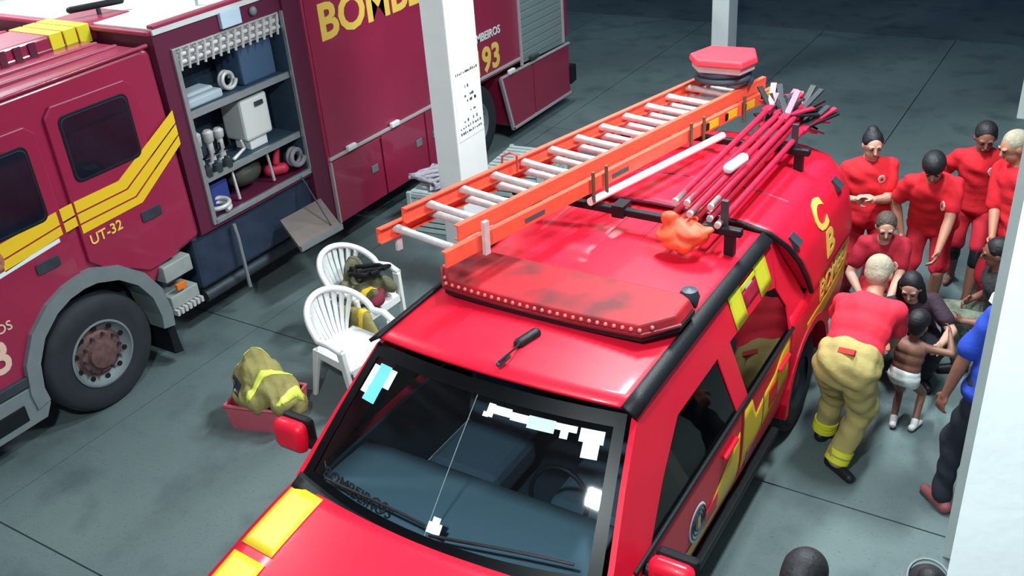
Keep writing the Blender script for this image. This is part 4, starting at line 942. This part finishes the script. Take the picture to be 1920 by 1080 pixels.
# ------------------------------------------------------------------ people
def ik(a, b, l1, l2, pole):
    d = b-a; L = d.length
    if L > (l1+l2)*.995: b = a+d.normalized()*(l1+l2)*.995; d = b-a; L = d.length
    t = d.normalized(); x = (l1*l1-l2*l2+L*L)/(2*L); h = math.sqrt(max(0, l1*l1-x*x))
    p = V(pole)-t*V(pole).dot(t)
    if p.length < 1e-4: p = V((0, 0, 1))
    return a+t*x+p.normalized()*h, b
def person(label, pelvis, neck, front, face, hands, feet, k=1.0, skin=None, top=None, sleeve=.62, bottom=None, leg='short', hair=None, style='short', shoes=None, kpole=None, epole=None, girth=1.0, headup=None, palms=None, toes=None, extra=None, low=None, badge=False, hdirs=None, tuck=False, cat='person'):
    P, N = V(pelvis), V(neck); f = V(front); s = (N-P).normalized(); r = f.cross(s).normalized(); fr = s.cross(r).normalized()
    g = girth
    oi = sorted((0, 1), key=lambda i: (V(hands[i])-P).dot(r)); of = sorted((0, 1), key=lambda i: (V(feet[i])-P).dot(r))
    hands = [hands[i] for i in oi]; feet = [feet[i] for i in of]
    if epole: epole = [epole[i] for i in oi]
    if hdirs: hdirs = [hdirs[i] for i in oi]
    if toes: toes = [toes[i] for i in of]
    t = thing('person', label, cat, (P.x, P.y, min(V(a).z for a in feet)-.065*k))
    B = MB(); up_ = V((0, 0, 1))
    TL = (N-P).length/k; q = TL/.50
    seg = lambda a: P+s*a*k*q
    E = lambda mb, c, a, b, d, o=0: mb.ell(c, r*(a*k*g+o), fr*(b*k*g+o), s*(d*k+o))
    def torso(mb, o=0, lo=True):
        if lo: E(mb, seg(.0), .165, .118, .125, o)
        E(mb, seg(.14), .15, .108, .14, o); E(mb, seg(.27), .158, .115, .15, o); E(mb, seg(.37), .165, .115, .125, o)
    SH = [N - s*.075*k + r*sx*.160*k*(.5+.5*g) for sx in (-1, 1)]
    HP = [P - s*.03*k + r*sx*.088*k for sx in (-1, 1)]
    torso(B); B.cap(SH[0], SH[1], .050*k, .050*k); [B.cap(N-s*.03*k, SH[i]+s*.012*k, .045*k, .040*k) for i in (0, 1)]; B.cap(N-s*.06*k, N+s*.02*k, .075*k, .055*k)
    fdir = V(face).normalized(); h = V(headup).normalized() if headup else (s*.6+up_*.6).normalized()
    h = (h - fdir*h.dot(fdir)*.7).normalized(); fd = (fdir-h*fdir.dot(h)).normalized(); hr = fd.cross(h).normalized()
    HC = N + h*.145*k + fd*.015*k
    hk = k if k > .8 else k*1.45
    if k < .8: HC = N + h*.165*k + fd*.01
    B.cap(N, HC-h*.03*hk, .054*k, .052*k)
    HE = lambda mb, c, a, b, d: mb.ell(c, hr*a*hk, fd*b*hk, h*d*hk)
    HE(B, HC+h*.02*hk-fd*.005*hk, .076, .096, .096); HE(B, HC-h*.045*hk+fd*.018*hk, .060, .070, .070); HE(B, HC-h*.085*hk+fd*.05*hk, .028, .026, .022)
    B.cap(HC+fd*.088*hk+h*.012*hk, HC+fd*.104*hk-h*.022*hk, .010*hk, .015*hk)
    for sx in (-1, 1): HE(B, HC+hr*sx*.077*hk-fd*.005*hk, .012, .024, .034); HE(B, HC+hr*sx*.032*hk+fd*.085*hk+h*.030*hk, .026, .014, .008)
    J = []
    for i, sx in enumerate((-1, 1)):
        ep = epole[i] if epole else (-fr*.6-up_*.6+r*sx*.5)
        e, wv = ik(SH[i], V(hands[i]), .285*k, .255*k, ep); J.append((e, wv))
        B.cap(SH[i], e, .052*k*(.6+.4*g), .041*k); m_ = e.lerp(wv, .3); B.cap(e, m_, .041*k, .042*k); B.cap(m_, wv, .042*k, .027*k)
        d = (wv-e).normalized() if not hdirs or hdirs[i] is None else V(hdirs[i]).normalized()
        pn = V(palms[i]) if palms else (-r*sx+fr*.2)
        pn = (pn-d*pn.dot(d)).normalized(); lt = d.cross(pn).normalized()
        th = 1 if lt.dot(fr+up_*.3) > 0 else -1
        B.cap(wv, wv+d*.03*k, .026*k, .026*k); B.ell(wv+d*.055*k, lt*.041*k, pn*.017*k, d*.05*k)
        for j, (off, ln) in enumerate(((-.031, .060), (-.0105, .076), (.0105, .080), (.031, .072))):
            b0 = wv+d*.085*k+lt*th*off*k; b1 = b0+(d*.85+pn*.35+lt*th*off*2).normalized()*ln*.5*k; b2 = b1+(d*.45+pn*.8).normalized()*ln*.5*k
            B.cap(b0, b1, .0095*k, .009*k, 8); B.cap(b1, b2, .009*k, .0078*k, 8)
        b0 = wv+d*.03*k+lt*th*.032*k; b1 = b0+(d*.6+lt*th*.7+pn*.25).normalized()*.040*k; b2 = b1+(d*.9+lt*th*.15+pn*.35).normalized()*.032*k
        B.cap(b0, b1, .0125*k, .011*k, 8); B.cap(b1, b2, .011*k, .009*k, 8)
    K = []
    for i, sx in enumerate((-1, 1)):
        kp = kpole[i] if kpole else (V((f.x, f.y, 0)).normalized()+r*sx*.12)
        kn, an = ik(HP[i], V(feet[i]), .43*k, .415*k, kp); K.append((kn, an))
        B.cap(HP[i], kn, .076*k*(.5+.5*g), .052*k); m_ = kn.lerp(an, .30)-V(kp).normalized()*.012*k; B.cap(kn, m_, .050*k, .053*k); B.cap(m_, an, .053*k, .035*k)
        td = V(toes[i]) if toes else V((f.x, f.y, 0))+V((r.x, r.y, 0))*sx*.25
        td = V((td.x, td.y, td.z)).normalized(); K[i] = (kn, an, td)
        B.cap(an-td*.035*k-up_*.03*k, an+td*.125*k-up_*.038*k, .034*k, .026*k)
    o = remesh(B, .0085 if k > .8 else .007, 3).build('body', skin, t, smooth=180)
    # face
    for sx in (-1, 1):
        MB().ell(HC+hr*sx*.031*hk+fd*.090*hk+h*.012*hk, hr*.014*hk, fd*.008*hk, h*.007*hk, 8, 6).build('eye', EYEM, t, smooth=180)
        MB().cap(HC+hr*sx*.018*hk+fd*.096*hk+h*.034*hk, HC+hr*sx*.047*hk+fd*.086*hk+h*.036*hk, .0045*hk, .003*hk, 6).build('eyebrow', hair, t, smooth=180)
    MB().cap(HC-hr*.018*hk+fd*.086*hk-h*.055*hk, HC+hr*.018*hk+fd*.086*hk-h*.055*hk, .007*hk, .007*hk, 8).build('lips', LIPS, t, smooth=180)
    # hair
    Hm = MB(); HE(Hm, HC+h*.040*hk-fd*.022*hk, .087, .098, .093)
    if style == 'cap': HE(Hm, HC+h*.06*hk-fd*.0*hk, .09, .105, .088)
    HE(Hm, HC+h*.005*hk-fd*.045*hk, .080, .065, .085)
    for sx in (-1, 1):
        if style != 'thin': Hm.cap(HC+hr*sx*.066*hk+fd*.02*hk+h*.055*hk, HC+hr*sx*.072*hk-fd*.01*hk+h*.01*hk, .018*hk, .012*hk)
    if style == 'bun': HE(Hm, HC+h*.105*hk-fd*.06*hk, .05, .05, .045)
    if style == 'long':
        for sx in (-1, 1):
            Hm.cap(HC+hr*sx*.07*hk-fd*.02*hk+h*.02*hk, HC+hr*sx*.085*hk-fd*.02*hk-h*.20*hk, .034*hk, .04*hk)
        HE(Hm, HC-h*.09*hk-fd*.065*hk, .095, .045, .16)
    if style == 'tail': Hm.cap(HC+h*.03*hk-fd*.10*hk, HC-h*.16*hk-fd*.12*hk, .035*hk, .02*hk)
    remesh(Hm, .010, 3).build('hair', hair, t, smooth=180)
    # clothes
    if top is not None:
        C = MB(); o_ = .016*k; torso(C, o_, not tuck); C.cap(SH[0], SH[1], .050*k+o_, .050*k+o_); [C.cap(N-s*.03*k, SH[i]+s*.012*k, .046*k+o_*.7, .040*k+o_) for i in (0, 1)]
        if not tuck: E(C, seg(-.05), .176, .130, .09, o_); E(C, seg(.07), .158, .115, .12, o_)
        for i in (0, 1):
            C.cap(SH[i], SH[i].lerp(J[i][0], min(1, sleeve)), .051*k+o_, .050*k+o_*1.4)
            if sleeve > 1: C.cap(J[i][0], J[i][0].lerp(J[i][1], sleeve-1), .046*k+o_, .04*k+o_)
        cm = wrinkle(remesh(C, .012, 8), .0045, len(label)); so = cm.build('shirt', top, t, smooth=180)
        if badge:
            c = seg(.36)-r*.085*k
            bv = BVHTree.FromPolygons(cm.v, cm.f); hit = bv.ray_cast(c+fr*.5, -fr)
            if hit[0] is not None:
                nr = hit[1]; a1 = r-nr*r.dot(nr); a1.normalize(); a2 = nr.cross(a1)
                MB().prism([(.032*k*math.cos(i*math.pi/4), .040*k*math.sin(i*math.pi/4)) for i in range(8)], lambda a, b, q_: hit[0]+a1*a+a2*b+nr*q_, -.006, .006).build('chest_emblem', mat('emblem_pale', (226, 170, 160), .7), so)
                MB().prism([(.014*k*math.cos(i*math.pi/4), .016*k*math.sin(i*math.pi/4)) for i in range(8)], lambda a, b, q_: hit[0]+a1*a+a2*b+nr*q_, .004, .008).build('emblem_centre', mat('emblem_red', (150, 40, 50), .7), so)
    if bottom is not None:
        C = MB(); o_ = .012*k if leg != 'bunker' else .03*k; E(C, seg(.0), .165, .118, .12, o_*.9); E(C, seg(.07), .155, .112, .09, o_*(1.1 if tuck else .8))
        if tuck: E(C, seg(.10), .153, .110, .07, o_*.9)
        for i in (0, 1):
            kn, an, td = K[i]
            if leg == 'nappy': C.cap(HP[i], HP[i].lerp(kn, .18), .085*k+o_, .075*k+o_); continue
            C.cap(HP[i], HP[i].lerp(kn, .88 if leg == 'short' else 1), .078*k+o_, .062*k+o_*1.4)
            if leg != 'short':
                w_ = .064*k if leg == 'long' else .078*k
                C.cap(kn, kn.lerp(an, .5), .058*k+o_, w_); C.cap(kn.lerp(an, .5), kn.lerp(an, .92), w_, w_*.95)
        bm_ = wrinkle(remesh(C, .013 if leg != 'nappy' else .009, 5), .005 if leg != 'nappy' else .002, len(label)+3); bo = bm_.build({'nappy': 'nappy', 'short': 'shorts'}.get(leg, 'trousers'), bottom, t, smooth=180)
        if leg == 'bunker':
            for i in (0, 1):
                kn, an, td = K[i]; d = (an-kn).normalized(); c = kn.lerp(an, .80)
                for q_ in (0, .055): MB().tube([c+d*q_-d*.020, c+d*q_+d*.020], .081*k, 18).build('reflective_band', LIME, bo, smooth=60)
    if low is not None:      # leggings below the shorts
        for i in (0, 1):
            kn, an, td = K[i]; MB().cap(HP[i].lerp(kn, .6), kn, .072*k, .060*k).cap(kn, kn.lerp(an, .22), .060*k, .060*k).build('leggings', low, t, smooth=180)
    if shoes is not None:
        for i in (0, 1):
            kn, an, td = K[i]
            MB().cap(an-td*.045*k-up_*.028*k, an+td*.14*k-up_*.034*k, .044*k, .034*k).cap(an-up_*.02*k, an+(kn-an).normalized()*.05*k, .046*k, .046*k).build('shoe', shoes, t, smooth=180)
    return t, dict(s=s, r=r, fr=fr, seg=seg, HC=HC, h=h, fd=fd, hr=hr, J=J, K=K, SH=SH)
SHB = mat('shoe_black', (22, 22, 28), .5)
SHW = mat('shoe_white', (214, 208, 206), .6)
# 1 woman standing behind the canopy, hands clasped
person('woman in red shirt with tied dark hair clasping her hands behind the canopy', (-1.56, 7.92, .88), (-1.58, 7.90, 1.36), (.35, -.95, 0), (.45, -.85, -.35), ((-1.60, 7.62, 1.10), (-1.46, 7.62, 1.12)), ((-1.68, 7.95, .07), (-1.44, 7.95, .07)), k=.98, girth=1.14, skin=SKIN3, top=SHIRT, bottom=SHORT, leg='long', hair=HAIRB, style='bun', shoes=SHB, badge=True, hdirs=((.8, -.2, .3), (-.6, -.3, .3)))
# 2 woman squatting between the canopy and the others
person('woman in red shirt squatting low with brown hair tied back', (-1.32, 7.62, .45), (-1.30, 7.42, .90), (.25, -.97, 0), (.25, -.9, -.4), ((-1.38, 7.14, .50), (-1.16, 7.14, .48)), ((-1.44, 7.44, .07), (-1.18, 7.44, .07)), k=.95, skin=SKIN3, top=mat('shirt_deep_red', (168, 22, 46), .85, bump=.4, bscale=9), bottom=SHORT, leg='long', hair=HAIRBR, style='tail', shoes=SHB, badge=True)
# 3 man leaning forward, reaching down
person('man in red shirt with black hair leaning forward and reaching down', (-1.04, 7.98, .88), (-1.05, 7.74, 1.34), (.10, -.99, 0), (.10, -.75, -.65), ((-1.25, 7.84, .77), (-.90, 7.36, .72)), ((-1.16, 8.04, .07), (-.95, 7.92, .07)), k=1.02, girth=1.1, skin=SKIN1, top=SHIRT, bottom=SHORT, leg='short', hair=HAIRB, style='cap', shoes=SHB, badge=True)
# 4 man standing at the back
person('man in red shirt and knee shorts over black leggings, standing at the back', (-.78, 8.46, .90), (-.79, 8.36, 1.38), (.10, -.99, 0), (.2, -.8, -.5), ((-1.06, 8.42, .84), (-.54, 8.36, .86)), ((-.90, 8.6, .07), (-.70, 8.17, .07)), k=1.02, skin=SKIN2, top=SHIRT, bottom=SHORT, leg='short', hair=HAIRB, style='short', low=BLK, badge=True)
# 5 grey haired man half behind the wall edge
person('grey haired man in red shirt partly behind the wall end', (-.40, 7.98, .94), (-.475, 7.96, 1.46), (-.5, -.85, 0), (-.75, -.5, -.5), ((-.56, 7.78, .90), (-.26, 7.72, .95)), ((-.50, 8.02, .07), (-.30, 8.00, .07)), k=1.04, skin=SKIN1, top=SHIRT, bottom=SHORT, leg='long', hair=HAIRG, style='thin', shoes=SHB, sleeve=.95)
# 6 firefighter bending with his back to the camera
ff, fi = person('grey haired firefighter in bright red shirt and khaki trousers bending over, back turned', (-1.10, 5.52, .88), (-1.06, 5.93, 1.20), (.22, .97, 0), (.25, .80, -.75), ((-1.20, 6.32, .80), (-.93, 6.18, .72)), ((-1.27, 5.86, .07), (-1.10, 5.54, .07)), k=1.06, girth=1.14, skin=SKIN1, top=SHIRT2, bottom=KHAKI, leg='bunker', hair=HAIRG, style='short', shoes=SHB, epole=((-.6, -.2, -.5), (.5, -.6, -.2)), toes=((.2, 1, 0), (.75, -.55, 0)), headup=(-.05, .6, .8), tuck=True, sleeve=.8)
w0 = fi['seg'](.04)-fi['fr']*.165
MB().obox(w0+fi['r']*.05, fi['r']*.055, fi['s']*.018, fi['fr']*.012).build('waist_label', mat('label_red', (190, 40, 40), .7), ff)
# 7 mother squatting, facing the camera
person('woman with long black hair squatting and facing the toddler', (-.93, 7.03, .36), (-.95, 6.80, .76), (.25, -.97, 0), (.05, -.85, -.45), ((-1.02, 6.50, .60), (-.66, 6.50, .60)), ((-1.12, 6.84, .07), (-.78, 6.84, .07)), k=.94, skin=SKIN3, top=mat('blouse_dark', (52, 34, 48), .85, bump=.4), bottom=DTROU, leg='long', hair=HAIRB, style='long', shoes=SHB)
# 8 toddler
person('toddler in a white nappy held upright, back to the camera', (-.84, 6.24, .43), (-.82, 6.28, .735), (.12, .99, 0), (.30, .9, -.25), ((-1.0, 6.42, .74), (-.60, 6.36, .78)), ((-.86, 6.20, .05), (-.72, 6.22, .05)), k=.58, girth=1.18, skin=SKIN2, top=None, bottom=NAPPY, leg='nappy', hair=HAIRB, style='cap', shoes=SHW)
# 9 person squatting beside the wall
person('dark haired person squatting by the wall end in camouflage trousers', (-.36, 7.36, .46), (-.43, 7.27, .88), (-.95, -.3, 0), (-.95, -.2, -.25), ((-.58, 7.02, .52), (-.58, 7.34, .55)), ((-.58, 7.12, .07), (-.54, 7.44, .07)), k=.98, skin=SKIN2, top=mat('shirt_charcoal', (40, 42, 46), .85, bump=.4), bottom=GTROU, leg='long', hair=HAIRB, style='short', shoes=SHB)
# 10 man in blue
person('man in blue shirt and dark trousers with one arm hanging, half behind the wall', (-.20, 5.62, .92), (-.16, 5.80, 1.40), (-.55, .8, 0), (-.5, .8, -.3), ((-.50, 5.50, .82), (.1, 5.9, .86)), ((-.40, 5.47, .07), (-.12, 5.66, .07)), k=1.04, girth=1.2, skin=SKIN2, top=BLUE, bottom=DTROU, leg='long', hair=HAIRB, style='short', shoes=mat('shoe_brick', (150, 84, 84), .6), sleeve=.8, epole=((-.6, -.6, 0), (.5, 0, -.5)))
tag(MB().add(*slab6(V((-.36, 6.62, .99)), .06, .05, -.03, .03, .8)).tube([(-.36, 6.62, .0), (-.36, 6.62, .97)], .012, 8).build('white_sign_stand', WPL), 'small white box on a thin stand beside the wall end', 'stand')
# 11, 12 onlookers close below the camera
person('onlooker with short black hair close to the pickup mirror, seen from above', (-.70, 2.80, .92), (-.66, 2.88, 1.42), (.1, .99, 0), (.1, .98, -.2), ((-.90, 2.92, .86), (-.44, 2.94, .86)), ((-.80, 2.78, .07), (-.58, 2.78, .07)), k=1.02, skin=SKIN2, top=DTROU, bottom=DTROU, leg='long', hair=HAIRB, style='cap', shoes=SHB)
pp, pi_ = person('onlooker with dark hair and pale hair bands beside the near wall', (-.24, 3.06, .88), (-.22, 3.12, 1.36), (-.2, .98, 0), (-.2, .98, -.2), ((-.44, 3.16, .84), (-.06, 3.30, .86)), ((-.34, 3.04, .07), (-.16, 3.04, .07)), k=.98, skin=SKIN2, top=DTROU, bottom=DTROU, leg='long', hair=HAIRB, style='bun', shoes=SHB)
HCx = pi_['HC']
for dz, rr_ in ((.075, .088), (.045, .094)):
    MB().tube([HCx+pi_['h']*(dz+.035*math.sin(a))-pi_['fd']*.022+(pi_['hr']*math.cos(a)*.92+pi_['fd']*math.sin(a))*rr_ for a in [i*2*math.pi/20 for i in range(20)]], .007, 6, closed=True).build('hair_band', GREY, pp, smooth=60)
bpy.context.view_layer.update()
